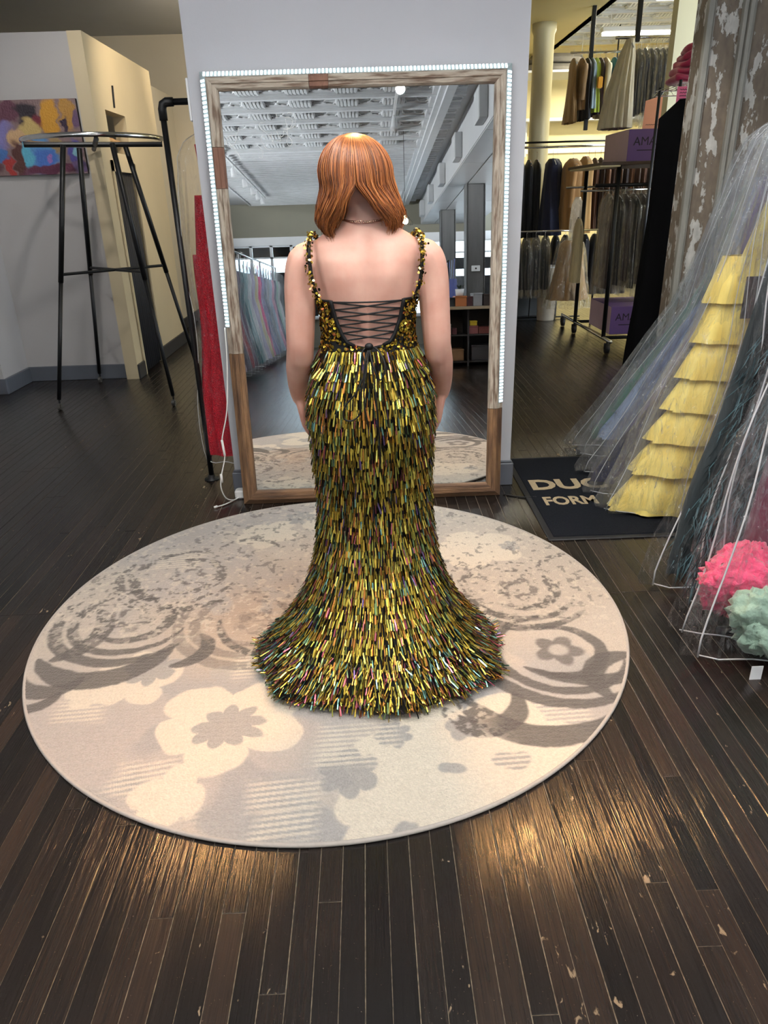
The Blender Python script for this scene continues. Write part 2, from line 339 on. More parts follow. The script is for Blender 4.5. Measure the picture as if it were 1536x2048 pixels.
# pressed-tin tiles: front field with fluted rosettes and scrolls, rear field flatter
def tin_tile(kind):
    b = MB(); b.box((-.3, -.3, 0), (.3, .3, .012))
    if kind == 0:
        b.box((-.3, -.3, -.055), (.3, -.24, 0)); b.box((-.3, -.24, -.028), (.3, -.21, 0)); b.box((-.3, .27, -.028), (.3, .3, 0))
        for k in range(6):
            x = -.115+.046*k; L0 = .13+.05*(1-abs(k-2.5)/2.5)
            b.tube([(x, -.19, -.004), (x, -.03-L0+.16, -.02), (x, .0, -.024), (x, L0, -.02), (x, L0+.04, -.004)], [.017, .030, .036, .030, .012], 6)
        for sx in (-1, 1):
            for sy in (-1, 1):
                P = []
                for k in range(15):
                    t = k/14; P.append((sx*(.145+.155*t), .02+sy*(.02+.11*math.sin(PI*t)*(1-.5*t)+.02*math.sin(3*PI*t)), -.006))
                b.tube(P, .010, 5)
                b.tube([(sx*(.15+.02*math.cos(a)*(1+a*.1)), .02+sy*(.12+.03*math.sin(a)), -.006) for a in np.linspace(0, 4.6, 9)], .009, 5)
            b.tube([(sx*.14, .02, -.006), (sx*.3, .02, -.006)], .006, 5)
    else:
        for k in range(3):
            y = -.3+.2*k
            b.box((-.3, y, -.035), (.3, y+.03, 0)); b.box((-.3, y+.03, -.01), (.3, y+.045, 0))
            b.box((-.06, y+.055, -.016), (-.015, y+.185, 0)); b.box((.015, y+.055, -.016), (.06, y+.185, 0))
            for sx in (-1, 1): b.tube([(sx*(.08+.2*t), y+.12+.04*math.sin(2*PI*t), -.005) for t in np.linspace(0, 1, 9)], .006, 4)
    me = b.mesh('ceiling_tile'); me.materials.append(M_tin); return me
ceil_o = bpy.data.objects['ceiling']; t0, t1 = tin_tile(0), tin_tile(1)
for i in range(7):
    for j in range(20):
        x = -2.57+.6*i; y = -11.7+.6*j
        x <= 1.1 and inst('ceiling_tile', t0 if y > -5.4 else t1, ceil_o, (x, y, H-.012))
cor = MB()
for k, (z, d) in enumerate(((3.59, .22), (3.55, .16), (3.51, .09))): cor.box((1.12-d, -11.9, z-.05), (1.14, 3, z))
co = struct('trim_cornice', cor, M_tin)
cor2 = MB().box((-2.9, -5.48, H-.075), (1.2, -5.38, H-.001)).box((-2.9, -11.9, H-.06), (-2.86, 3, H-.001))
struct('trim_ceiling_beam', cor2, M_tin)
bead = MB().ball((0, 0, 0), (.022, .03, .02), 8, 5).mesh('cornice_bead', smooth=True); bead.materials.append(M_tin)
for k in range(150): inst('cornice_bead', bead, co, (1.08, -11.6+.092*k, 3.50))
for i in range(5):
    for j in range(9): inst('ceiling_tile', t0, cb, (3.2+.6*i, 9.0+.6*j, 3.9-.012))

# right side: store wall, peeling pillar, cream wall and back room
struct('wall_right', MB().box((4.2, FY0, 0), (4.32, 5.2, H)), M_wall2)
struct('wall_divider', MB().box((2.9, 5.0, 0), (4.3, 5.15, H+.3)), M_wall2)
M_peel = bpy.data.materials.new('peeling_paint'); M_peel.use_nodes = True
n = M_peel.node_tree.nodes; l = M_peel.node_tree.links; b = n['Principled BSDF']
g = n.new('ShaderNodeNewGeometry'); mp = n.new('ShaderNodeMapping'); mp.inputs['Scale'].default_value = (1, 1, .45); l.new(g.outputs['Position'], mp.inputs[0])
nz = n.new('ShaderNodeTexNoise'); nz.inputs['Scale'].default_value = 13; nz.inputs['Detail'].default_value = 8; nz.inputs['Roughness'].default_value = .62; l.new(mp.outputs[0], nz.inputs['Vector'])
rp = n.new('ShaderNodeValToRGB'); rp.color_ramp.elements[0].position = .525; rp.color_ramp.elements[0].color = srgb(112, 100, 86)+(1,); rp.color_ramp.elements[1].position = .54; rp.color_ramp.elements[1].color = srgb(186, 184, 178)+(1,)
l.new(nz.outputs['Fac'], rp.inputs[0]); n2 = n.new('ShaderNodeTexNoise'); n2.inputs['Scale'].default_value = 30; l.new(mp.outputs[0], n2.inputs['Vector'])
mm = n.new('ShaderNodeMixRGB'); mm.blend_type = 'OVERLAY'; mm.inputs[0].default_value = .5; l.new(rp.outputs[0], mm.inputs[1]); l.new(n2.outputs['Fac'], mm.inputs[2]); l.new(mm.outputs[0], b.inputs['Base Color'])
bp = n.new('ShaderNodeBump'); bp.inputs['Distance'].default_value = .008; bp.inputs['Strength'].default_value = .8; l.new(rp.outputs[0], bp.inputs['Height']); l.new(bp.outputs[0], b.inputs['Normal']); b.inputs['Roughness'].default_value = .6
pl = struct('wall_pillar', MB().box((2.10, 5.0, 0), (2.9, 5.2, H)), M_peel)
M_peelt = pm('worn_trim_paint', srgb(150, 148, 140), .55, var=.35, vscale=18, stretch=(1, 1, .2), ramp=(.4, .6))
for x0, x1, d in ((2.08, 2.115, .03), (2.118, 2.128, .02), (2.29, 2.315, .035), (2.32, 2.345, .05), (2.35, 2.365, .03), (2.56, 2.60, .04)):
    MB().bbox((x0, 5.0-d, 0), (x1, 5.01, H-.01), .003).build('moulding', M_peelt, pl)
struct('wall_cream', MB().box((2.67, 7.0, 0), (4.3, 7.12, 3.9)), M_colm)
struct('wall_backroom', MB().box((1.5, 14.5, 0), (6.1, 14.62, 3.95)), M_cream)
struct('wall_backroom_right', MB().box((6.0, 7.0, 0), (6.1, 14.6, 3.95)), M_cream)
struct('wall_backroom_left', MB().box((1.42, 11.0, 0), (1.54, 14.6, 3.6)), M_cream)
struct('wall_low', MB().box((1.5, 10.22, 0), (2.66, 10.85, .45)).bbox((1.49, 10.19, .45), (2.68, 10.87, .48), .004), pm('low_platform_grey', srgb(74, 76, 78), .6, var=.15))
sh = struct('trim_shelf', MB().box((2.2, 14.2, 2.75), (5.9, 14.5, 2.8)).box((2.9, 14.42, 2.2), (3.0, 14.5, 2.75)).box((2.2, 14.47, 2.25), (6.0, 14.5, 2.32)), M_white)
cl = thing('column', 'round cream painted column standing on the low grey platform', 'column', (2.33, 10.45, .48))
MB().lathe([(.135, 0), (.13, .05), (.13, 2.9), (.15, 2.94), (.15, 3.02)], 24, (2.33, 10.45, .48)).build('shaft', M_colm, cl, True)
MB().bbox((2.17, 10.29, .48), (2.49, 10.61, .53), .006).build('plinth', M_colm, cl)

# shop front (seen in the mirror)
sfw = MB().box((-4.1, FY0-.12, 0), (6.1, FY0, .75)).box((-4.1, FY0-.12, 2.78), (6.1, FY0, H)).box((-4.1, FY0-.12, .75), (-3.6, FY0, 2.78)).box((4.1, FY0-.12, .75), (6.1, FY0, 2.78))
struct('wall_front', sfw, M_olive)
struct('trim_front', MB().box((-3.62, FY0-.03, 2.60), (4.12, FY0+.03, 2.80)).box((-3.62, FY0-.06, .72), (4.12, FY0+.12, .77)), M_white)
M_glass = bpy.data.materials.new('window_glass'); M_glass.use_nodes = True
n = M_glass.node_tree.nodes; l = M_glass.node_tree.links; n.remove(n['Principled BSDF'])
tr = n.new('ShaderNodeBsdfTransparent'); tr.inputs[0].default_value = (.93, .97, .97, 1); gl = n.new('ShaderNodeBsdfGlossy'); gl.inputs['Roughness'].default_value = .02
fr = n.new('ShaderNodeFresnel'); fr.inputs[0].default_value = 1.45; mx = n.new('ShaderNodeMixShader'); l.new(fr.outputs[0], mx.inputs[0]); l.new(tr.outputs[0], mx.inputs[1]); l.new(gl.outputs[0], mx.inputs[2]); l.new(mx.outputs[0], n['Material Output'].inputs[0])
xs = [-3.6, -2.98, -2.45, -1.93, -.62, .68, 1.98, 2.7, 3.4, 4.1]
for k, (a, b_) in enumerate(zip(xs, xs[1:])):
    wo = MB(); w = .035
    for lo, hi in (((a, .77), (a+w, 2.6)), ((b_-w, .77), (b_, 2.6)), ((a, .77), (b_, .77+w)), ((a, 2.6-w), (b_, 2.6)), ((a, 2.28), (b_, 2.32))): wo.box((lo[0], FY0-.09, lo[1]), (hi[0], FY0-.03, hi[1]))
    o = struct('window_%d' % (k+1), wo, M_white)
    MB().box((a+w, FY0-.063, .77+w), (b_-w, FY0-.057, 2.28)).build('pane', M_glass, o)
    MB().box((a+w, FY0-.063, 2.32), (b_-w, FY0-.057, 2.6-w)).build('pane', M_glass, o)
# street outside
struct('floor_street', MB().box((-30, -60, -.25), (30, FY0-.12, -.12)), pm('asphalt', srgb(120, 120, 122), .9, var=.3, vscale=3))
bl = thing('street_building', 'pale shop building with orange sign band across the street', 'building', (-5.5, -27, -.12))
MB().box((-14, -33, -.12), (2.5, -27, 9)).build('facade', pm('pale_render', srgb(200, 205, 210), .8, var=.1, vscale=1), bl)
MB().box((-7.4, -27.12, 3.2), (0.6, -27, 4.6)).build('sign_band', pm('orange_sign', srgb(226, 170, 96), .6, var=.25, vscale=2), bl)
for k in range(5): 
    w_ = MB().box((-12.5+2.7*k, -27.06, .4), (-10.4+2.7*k, -27, 2.6)).build('shop_window', pm('street_glass', srgb(110, 125, 135), .1, var=.3, vscale=1), bl)
b2 = thing('street_building', 'white shop building with red and teal awning strip across the street', 'building', (9, -27, -.12))
MB().box((3.2, -33, -.12), (18, -27, 7)).build('facade', pm('white_render', srgb(235, 238, 240), .8, var=.05, vscale=1), b2)
MB().box((7.2, -27.5, 2.7), (11.4, -27, 3.3)).build('awning', pm('red_awning', srgb(214, 60, 76), .6, var=.1, vscale=4), b2)
MB().box((3.4, -27.4, 2.5), (7.0, -27, 3.0)).build('awning', pm('teal_awning', srgb(150, 190, 196), .6, var=.1, vscale=4), b2)
for k in range(4): MB().box((4+3*k, -27.06, .3), (6.2+3*k, -27, 2.2)).build('shop_window', MATS['street_glass'], b2)
# two square timber posts
M_post = pm('weathered_dark_post', srgb(92, 92, 92), .6, var=.45, vscale=6, stretch=(1, 1, .12), bump=.3, bscale=30)
for (x, y, lab) in ((1.93, -5.75, 'dark grey square timber post with white outlet box behind the counter'), (1.83, -9.2, 'dark grey square timber post beside the shop window')):
    p = thing('timber_post', lab, 'column', (x, y, 0))
    MB().bbox((x-.15, y-.15, 0), (x+.15, y+.15, 2.987), .012).build('shaft', M_post, p)
    MB().box((x-.165, y-.165, 0), (x-.15, y+.165, 2.987)).box((x+.15, y-.165, 0), (x+.165, y+.165, 2.987)).build('edge_board', M_post, p)
    if y > -7:
        ob = MB().bbox((x-.075, y+.15, 1.56), (x+.075, y+.19, 1.66), .006).build('outlet_box', M_white, p); MB().cyl((x, y+.188, 1.61), (x, y+.196, 1.61), .016, 10).build('socket', M_blackmetal, ob)

# ================================================================== MIRROR
TL = math.radians(3.7); MUP = Vector((0, math.sin(TL), math.cos(TL))); MN = Vector((0, -math.cos(TL), math.sin(TL))); MO = Vector((0, 3.70, .002))
def mpt(u, v, d=0.): return tuple(MO + Vector((u, 0, 0)) + MUP*v + MN*d)
M_mirror = pm('mirror_silver', (.86, .885, .885), .0, metal=1.)
M_wwash = pm('whitewashed_barn_wood', srgb(172, 162, 148), .75, col2=srgb(104, 86, 72), vscale=16, stretch=(4, 4, .5), bump=.9, bscale=30, ramp=(.36, .56))
M_wwashx = pm('whitewashed_barn_wood_rail', srgb(172, 162, 148), .75, col2=srgb(106, 88, 74), vscale=16, stretch=(.5, 4, 4), bump=.9, bscale=30, ramp=(.36, .56))
M_pinkw = pm('bare_barn_wood', srgb(126, 92, 76), .75, col2=srgb(98, 66, 52), vscale=9, stretch=(3, 3, .6), bump=.5, bscale=30)
M_brownw = pm('brown_barn_wood', srgb(128, 96, 66), .7, col2=srgb(74, 52, 36), vscale=9, stretch=(4, 4, .5), bump=.8, bscale=30, ramp=(.33, .62))
M_brownwx = pm('brown_barn_wood_rail', srgb(126, 94, 66), .7, col2=srgb(74, 52, 36), vscale=9, stretch=(.5, 4, 4), bump=.8, bscale=30, ramp=(.33, .62))
mir = thing('standing_mirror', 'large leaning floor mirror in weathered barn wood frame with LED edge strip', 'mirror', (0, 3.70, 0))
UL, UR, VB, VT, FW = -.735, .71, 0., 2.115, .078
g_ = MB().add([mpt(UL+FW-.01, VB+FW-.01, .004), mpt(UR-FW+.01, VB+FW-.01, .004), mpt(UR-FW+.01, VT-FW+.015, .004), mpt(UL+FW-.01, VT-FW+.015, .004)], [(0, 1, 2, 3)])
g_.build('mirror_glass', M_mirror, mir)
MB().add([mpt(UL+.02, VB+.02, -.02), mpt(UR-.02, VB+.02, -.02), mpt(UR-.02, VT-.02, -.02), mpt(UL+.02, VT-.02, -.02), mpt(UL+.02, VB+.02, .0), mpt(UR-.02, VB+.02, .0), mpt(UR-.02, VT-.02, .0), mpt(UL+.02, VT-.02, .0)], [(0, 3, 2, 1), (4, 5, 6, 7), (0, 1, 5, 4), (1, 2, 6, 5), (2, 3, 7, 6), (3, 0, 4, 7)]).build('backing_board', M_brownw, mir)
# moulding profile: (distance in from the outer edge, proud height)
PROF = [(0, -.02), (0, .006), (.028, .030), (.032, .034), (.052, .036), (.054, .030), (.072, .028), (FW, .016), (FW, -.0)]
def stile(u, sgn, v0, v1, m0, m1, name, mat):   # vertical piece; m0/m1 = mitre at ends
    rings = []
    for v, mit in ((v0, m0), (v1, m1)): rings.append([mpt(u+sgn*a, v+mit*a, d) for a, d in PROF])
    return MB().loft(rings, cap=True).build(name, mat, mir)
def rail(v, sgn, u0, u1, m0, m1, name, mat):
    rings = []
    for u, mit in ((u0, m0), (u1, m1)): rings.append([mpt(u+mit*a, v+sgn*a, d) for a, d in PROF])
    return MB().loft(rings, cap=True).build(name, mat, mir)
stile(UL, 1, VB, .835, 1, 0, 'frame_stile', M_brownw); stile(UL, 1, .837, 1.62, 0, 0, 'frame_stile', M_wwash); stile(UL, 1, 1.622, 1.80, 0, 0, 'frame_stile', M_pinkw); stile(UL, 1, 1.802, VT, 0, -1, 'frame_stile', M_wwash)
stile(UR, -1, VB, .50, 1, 0, 'frame_stile', M_brownw); stile(UR, -1, .502, VT, 0, -1, 'frame_stile', M_wwash)
rail(VB, 1, UL, UR, 1, -1, 'frame_rail', M_brownwx)
rail(VT, -1, UL, -.235, 1, 0, 'frame_rail', M_wwashx); rail(VT, -1, -.233, -.145, 0, 0, 'frame_rail', M_pinkw); rail(VT, -1, -.143, UR, 0, -1, 'frame_rail', M_wwashx)
# LED tape on the outer bevel
M_tape = pm('led_tape', srgb(150, 165, 168), .5, var=.05); M_led = pm('led_chip_lit', (1, 1, 1), .4, emit=(.84, .96, 1.0), estr=5.)
led = MB().add([mpt(UL-.002, .97, .008), mpt(UL+.025, .97, .0295), mpt(UL+.025, VT-.023, .0295), mpt(UL-.002, VT+.002, .008)], [(0, 1, 2, 3)])
led.add([mpt(UR+.002, .53, .008), mpt(UR-.025, .53, .0295), mpt(UR-.025, VT-.023, .0295), mpt(UR+.002, VT+.002, .008)], [(3, 2, 1, 0)])
led.add([mpt(UL-.002, VT+.002, .008), mpt(UL+.025, VT-.023, .0295), mpt(UR-.025, VT-.023, .0295), mpt(UR+.002, VT+.002, .008)], [(0, 1, 2, 3)])
led_o = led.build('led_strip', M_tape, mir); led_o['label'] = 'white LED tape with glowing chips'
def chip(side):
    b = MB(); q = lambda a, s, d: {0: (a, s), 1: (s, a), 2: (-a, s), }[side]
    c = []
    for d in (0, .004):
        for s0, a0 in ((-.0042, 0), (.0042, 0), (.0042, .019), (-.0042, .019)):
            if side == 0: P = Vector((a0, 0, 0))+MUP*s0
            elif side == 1: P = Vector((-a0, 0, 0))+MUP*s0
            else: P = Vector((s0, 0, 0))-MUP*a0
            c.append(P+MN*(.0095+a0*.82+d))
    b.add(c, [(0, 3, 2, 1), (4, 5, 6, 7), (0, 1, 5, 4), (1, 2, 6, 5), (2, 3, 7, 6), (3, 0, 4, 7)])
    me = b.mesh('led_chip'); me.materials.append(M_led); return me
c0, c1, c2 = chip(0), chip(1), chip(2); v = .98
while v < VT-.02:
    inst('led_chip', c0, led_o, mpt(UL, v)); v += .0177
v = .54
while v < VT-.02:
    inst('led_chip', c1, led_o, mpt(UR, v)); v += .0177
u = UL+.02
while u < UR-.02:
    inst('led_chip', c2, led_o, mpt(u, VT)); u += .0177
M_marker = pm('white_marker', srgb(225, 228, 228), .6)
STROKES = [[(-.399, 1.94), (-.394, 1.922)], [(-.347, 1.937), (-.331, 1.941), (-.313, 1.93), (-.307, 1.908), (-.313, 1.889), (-.33, 1.876), (-.352, 1.871), (-.37, 1.874)], [(-.357, 1.92), (-.339, 1.922), (-.324, 1.911), (-.324, 1.895), (-.336, 1.878), (-.351, 1.873)], [(-.356, 1.915), (-.352, 1.89), (-.35, 1.857), (-.351, 1.835), (-.356, 1.818), (-.348, 1.801), (-.335, 1.805), (-.332, 1.823), (-.345, 1.84), (-.358, 1.863), (-.366, 1.865)], [(-.368, 1.866), (-.37, 1.849), (-.38, 1.84), (-.386, 1.847)], [(-.402, 1.864), (-.394, 1.847), (-.385, 1.836), (-.388, 1.823), (-.405, 1.825)], [(-.414, 1.831), (-.424, 1.823), (-.412, 1.808)], [(-.427, 1.859), (-.426, 1.828), (-.427, 1.805)], [(-.463, 1.9), (-.476, 1.901), (-.48, 1.893), (-.472, 1.876), (-.449, 1.857), (-.429, 1.837), (-.426, 1.828)], [(-.457, 1.836), (-.465, 1.846), (-.476, 1.841), (-.476, 1.827), (-.465, 1.807), (-.46, 1.796), (-.445, 1.787), (-.432, 1.792)], [(-.499, 1.814), (-.485, 1.794), (-.474, 1.779), (-.476, 1.76), (-.483, 1.75), (-.495, 1.756)], [(-.579, 1.885), (-.582, 1.868), (-.594, 1.852), (-.625, 1.85), (-.641, 1.834), (-.642, 1.812), (-.627, 1.803), (-.609, 1.814), (-.597, 1.83), (-.591, 1.844)], [(-.631, 1.823), (-.615, 1.803), (-.593, 1.774), (-.58, 1.748)]]
def smooth_path(P, k=4):
    P = [Vector(p) for p in P]; Q = []
    for i in range(len(P)-1):
        a, b, c, d = P[max(i-1, 0)], P[i], P[i+1], P[min(i+2, len(P)-1)]
        for j in range(k):
            t = j/k; Q.append(.5*((2*b)+(c-a)*t+(2*a-5*b+4*c-d)*t*t+(3*b-a-3*c+d)*t**3))
    Q.append(P[-1]); return Q
wr = MB()
for s in STROKES: wr.tube(smooth_path([mpt(a, b, .0052) for a, b in s]), .0011, 5)
wr.build('marker_writing', M_marker, mir)['label'] = 'white marker handwriting on the glass'
cordm = pm('white_cable', srgb(228, 228, 226), .45)
cord = thing('power_cord', 'thin white LED power cable hanging down beside mirror to floor', 'cable', (-.8, 3.72, 0))
MB().tube(smooth_path([mpt(-.739, .97, .022), (-.745, 3.728, .8), (-.77, 3.70, .55), (-.815, 3.69, .38), (-.805, 3.67, .30), (-.835, 3.66, .19), (-.845, 3.66, .12), (-.83, 3.68, .05), (-.80, 3.74, .012), (-.765, 3.80, .012)], 6), .0035, 6).build('cable', cordm, cord, True)
MB().tube(smooth_path([(-.765, 3.80, .012), (-.81, 3.73, .008), (-.85, 3.68, .008), (-.885, 3.655, .008)], 5), .0035, 6).build('cable', cordm, cord, True)
for pth in ([(-.805, 3.67, .302), (-.808, 3.675, .33), (-.812, 3.685, .36), (-.815, 3.69, .385)], [(-.836, 3.66, .15), (-.836, 3.66, .2)], [(-.88, 3.66, .009), (-.895, 3.648, .009)]): MB().tube(pth, .0068, 8).build('connector', cordm, cord, True)
MB().bbox((-.80, 3.775, .0), (-.745, 3.835, .05), .008).build('power_adapter', cordm, cord)
ct = tag(MB().tube(smooth_path([(.73, 3.70, .004), (.80, 3.66, .004), (.86, 3.635, .006), (.9, 3.62, .014)], 5), .0035, 6).build('black_cable', M_blackmetal, None, True), 'short black cable running from mirror foot to door mat', 'cable')

# ================================================================== RUG AND DOOR MAT
def vnoise(x, y, s, seed):
    r = np.random.default_rng(seed).random((64, 64)); x = x*s % 64; y = y*s % 64
    i = x.astype(int); j = y.astype(int); fx = x-i; fy = y-j; fx = fx*fx*(3-2*fx); fy = fy*fy*(3-2*fy); i2 = (i+1) % 64; j2 = (j+1) % 64; i %= 64; j %= 64
    return (r[i, j]*(1-fx)+r[i2, j]*fx)*(1-fy)+(r[i, j2]*(1-fx)+r[i2, j2]*fx)*fy
def fbm(x, y, s, seed): return (vnoise(x, y, s, seed)+.5*vnoise(x, y, s*2.1, seed+1)+.25*vnoise(x, y, s*4.3, seed+2))/1.75
NR, NT = 270, 1250
rr = np.concatenate([[.002], np.linspace(.01, RUG_R, NR)]); tt = np.linspace(0, 2*PI, NT, endpoint=False)
Rg, Tg = np.meshgrid(rr, tt, indexing='ij'); X = RUG_C[0]+Rg*np.cos(Tg); Y = RUG_C[1]+Rg*np.sin(Tg)
X2 = X+.09*(fbm(X, Y, 4, 5)-.5)+.02*(fbm(X, Y, 14, 6)-.5); Y2 = Y+.09*(fbm(X, Y, 4, 9)-.5)+.02*(fbm(X, Y, 14, 8)-.5)
X3 = X+.022*(fbm(X, Y, 5, 15)-.5)+.010*(fbm(X, Y, 30, 16)-.5); Y3 = Y+.022*(fbm(X, Y, 5, 19)-.5)+.010*(fbm(X, Y, 30, 18)-.5)
def L3(c): return np.array(srgb(*c))
beige, grey, lil, cream, dark, taupe = map(L3, ((200, 190, 176), (170, 167, 164), (186, 179, 172), (224, 214, 196), (92, 87, 83), (190, 170, 152)))
def mixc(C, c, m): return C*(1-m[..., None])+c*m[..., None]
def sst(a, b, x): t = np.clip((x-a)/(b-a), 0, 1); return t*t*(3-2*t)
Cc = np.ones(X.shape+(3,))*lil
Cc = mixc(Cc, beige, sst(.4, .6, fbm(X, Y, 2.2, 20))*.8); Cc = mixc(Cc, beige, sst(-.1, .25, X-.25)*sst(2.0, 2.2, Y)*.9)
Cc = mixc(Cc, grey, sst(.52, .6, fbm(X, Y, 3.2, 31))*sst(2.4, 1.9, Y)*.85)
Cc = mixc(Cc, taupe, sst(.5, .1, np.hypot(X+.52, (Y-2.42)*1.1))*.8*sst(.35, .5, fbm(X, Y, 9, 3)))  # warm pool of lamp light painted into the rug colour
def flower(C, cx, cy, R, n, c, ph=0., amp=.25, soft=.006, m0=1.):
    d = np.hypot(X2-cx, Y2-cy); th = np.arctan2(Y2-cy, X2-cx); r = R*(1-amp+amp*np.abs(np.cos(n/2*(th+ph)))**.7*1.3)
    return mixc(C, c, sst(soft, -soft, d-r)*m0)
for a in ((-.52, 1.84, .22, 5, .3), (-.86, 2.10, .15, 5, .9), (-1.0, 2.02, .09, 4, .2), (.22, 1.62, .34, 6, .2), (.06, 1.45, .2, 5, 1.), (.47, 1.62, .18, 5, .5), (.48, 3.02, .19, 5, .6), (-.55, 3.25, .15, 5, .2), (-.3, 3.42, .13, 4, .2), (-.62, 1.55, .10, 4, .2), (-.36, 1.98, .12, 4, 0)): Cc = flower(Cc, a[0], a[1], a[2], a[3], cream, a[4])
for a in ((-.50, 1.82, .105, 9), (.27, 1.80, .05, 4), (.20, 1.60, .04, 2), (.38, 1.62, .045, 2), (.02, 1.78, .06, 7), (-.12, 1.62, .10, 6), (.04, 1.40, .035, 2), (-.82, 2.16, .09, 7), (.62, 3.04, .05, 6), (-.42, 3.44, .08, 8)): Cc = flower(Cc, a[0], a[1], a[2], a[3], grey*.9, .4, .3, m0=.85)
def stripes(C, cx, cy, R, ang, per=.021):
    q = (Y-cy)*math.cos(ang)-(X-cx)*math.sin(ang); m = sst(.35, .6, .5+.5*np.sin(2*PI*q/per)); d = np.maximum(np.abs(X2-cx)/1.5, np.abs(Y2-cy))
    return mixc(C, cream, m*sst(.02, -.02, d-R)*.85)
for a in ((-.10, 1.74, .09, .05), (-.30, 1.53, .06, .1), (-.28, 1.42, .055, .1), (-1.0, 1.92, .06, .08), (-.72, 1.62, .06, .2), (.52, 1.80, .10, .05), (.45, 1.60, .10, .05), (-.42, 2.16, .08, .05), (-.6, 1.52, .05, .25), (-.95, 3.0, .08, .1)): Cc = stripes(Cc, *a)
speck = sst(.46, .54, .55*fbm(X, Y, 55, 41)+.45*fbm(X, Y, 24, 44)); solid = sst(2.62, 2.2, Y)*sst(.3, .55, np.abs(X+.1))
spm = np.clip(speck*.9+solid, 0, 1)
def arc(C, cx, cy, R, w, a0, a1, c=dark, taper=True, k=.9):
    d = np.hypot(X3-cx, Y3-cy); th = (np.arctan2(Y3-cy, X3-cx)-a0) % (2*PI); s = np.clip(th/(a1-a0), 0, 1); inside = (th <= (a1-a0))
    ww = w*1.4*(np.sin(PI*s)**.5 if taper else 1); return mixc(C, c, sst(.005, -.005, np.abs(d-R)-ww)*inside*spm*k)
for cx, cy in ((.66, 2.17), (.60, 2.63), (-1.00, 2.50), (-.86, 2.86), (-.50, 2.45)):
    s = 1 if cx > 0 else -1; kk = .5 if cx == -.5 else .9
    Cc = arc(Cc, cx, cy, .235, .016, 1.2, 6.0, k=kk); Cc = arc(Cc, cx, cy, .155, .018, -2.4, 1.9, k=kk); Cc = arc(Cc, cx, cy, .30, .02, 2.6, 5.6, k=kk)
    d = np.hypot(X3-cx, Y3-cy); th = np.arctan2(Y3-cy, X3-cx); rf = .095*(.62+.38*np.abs(np.cos(2.5*th+.4)))
    Cc = mixc(Cc, dark*1.1, sst(.01, -.01, d-rf)*sst(.025, .045, d)*spm*.8*(kk/.9))
for a in ((.55, 2.02, .30, .036, 3.2, 5.6), (.33, 1.90, .13, .03, 3.3, 6.6), (.88, 1.98, .14, .028, 1.2, 3.9), (.75, 2.35, .36, .022, 4.0, 5.5), (-1.05, 2.36, .26, .036, 3.6, 6.1), (-.78, 2.28, .12, .022, 4.7, 7.2), (-1.18, 2.16, .12, .026, 3.3, 6.0), (-1.3, 2.42, .2, .03, 5.0, 7.2), (-1.22, 2.05, .1, .02, 4, 6.2), (-1.1, 2.75, .25, .015, 2.2, 4.2), (-.35, 2.5, .3, .014, 3.2, 4.8), (-.62, 3.05, .16, .012, .4, 2.6), (.35, 2.72, .22, .014, 2, 4.5), (.9, 2.75, .18, .012, 1, 3.5)): Cc = arc(Cc, *a)
Cc = mixc(Cc, cream, sst(.62, .68, fbm(X, Y, 48, 61))*sst(2.2, 2.45, Y)*.55); Cc = mixc(Cc, dark, sst(.66, .71, fbm(X, Y, 42, 71))*sst(2.3, 2.6, Y)*.6)
Cc *= (.84+.14*RNG.random(X.shape))[..., None]
Zr = .0105+.0012*RNG.random(X.shape)+.0006*np.sin(Y*300)
V = np.stack([X, Y, Zr], -1).reshape(-1, 3); F = []
idx = np.arange(X.size).reshape(X.shape); a = idx[:-1]; b = np.roll(a, -1, 1); c = np.roll(idx[1:], -1, 1); d = idx[1:]
Fq = np.stack([a, d, c, b], -1).reshape(-1, 4)
rug = thing('round_rug', 'large round beige and grey rug with faded scroll and flower pattern', 'rug', (RUG_C[0], RUG_C[1], 0))
me = bpy.data.meshes.new('pile'); me.vertices.add(len(V)); me.vertices.foreach_set('co', (V-np.array([RUG_C[0], RUG_C[1], 0])).astype(np.float32).ravel())
me.loops.add(Fq.size); me.loops.foreach_set('vertex_index', Fq.ravel().astype(np.int32)); me.polygons.add(len(Fq)); me.polygons.foreach_set('loop_start', np.arange(0, Fq.size, 4, dtype=np.int32)); me.polygons.foreach_set('loop_total', np.full(len(Fq), 4, np.int32))
me.update(calc_edges=True); me.validate()
at = me.attributes.new('col', 'FLOAT_COLOR', 'POINT'); at.data.foreach_set('color', np.concatenate([Cc.reshape(-1, 3), np.ones((X.size, 1))], 1).astype(np.float32).ravel())
me.materials.append(pm('rug_pile', (1, 1, 1), .95, attr='col', var=.12, vscale=220, bump=.8, bscale=160, sheen=.2, spec=.1, coords='World'))
ro = bpy.data.objects.new('pile', me); COL.objects.link(ro); ro.parent = rug
MB().tube([(RUG_C[0]+(RUG_R+.002)*math.cos(t), RUG_C[1]+(RUG_R+.002)*math.sin(t), .007) for t in np.linspace(0, 2*PI, 160, endpoint=False)], .007, 6, closed=True).build('binding', pm('rug_binding', srgb(176, 168, 160), .9, var=.1, vscale=90), rug, True)
MB().lathe([(RUG_R-.005, .0008), (RUG_R-.005, .008)], 96, (RUG_C[0], RUG_C[1], 0)).build('backing', MATS['rug_binding'], rug)
mat_ = thing('door_mat', 'black rubber-edged door mat with tan lettering partly under the gown bags', 'door mat', (1.4, 3.69, 0))
MB().bbox((.845, 3.09, .0), (2.25, 4.285, .008), .004).build('rubber_edge', pm('black_rubber', srgb(30, 31, 34), .6, var=.2, vscale=50), mat_)
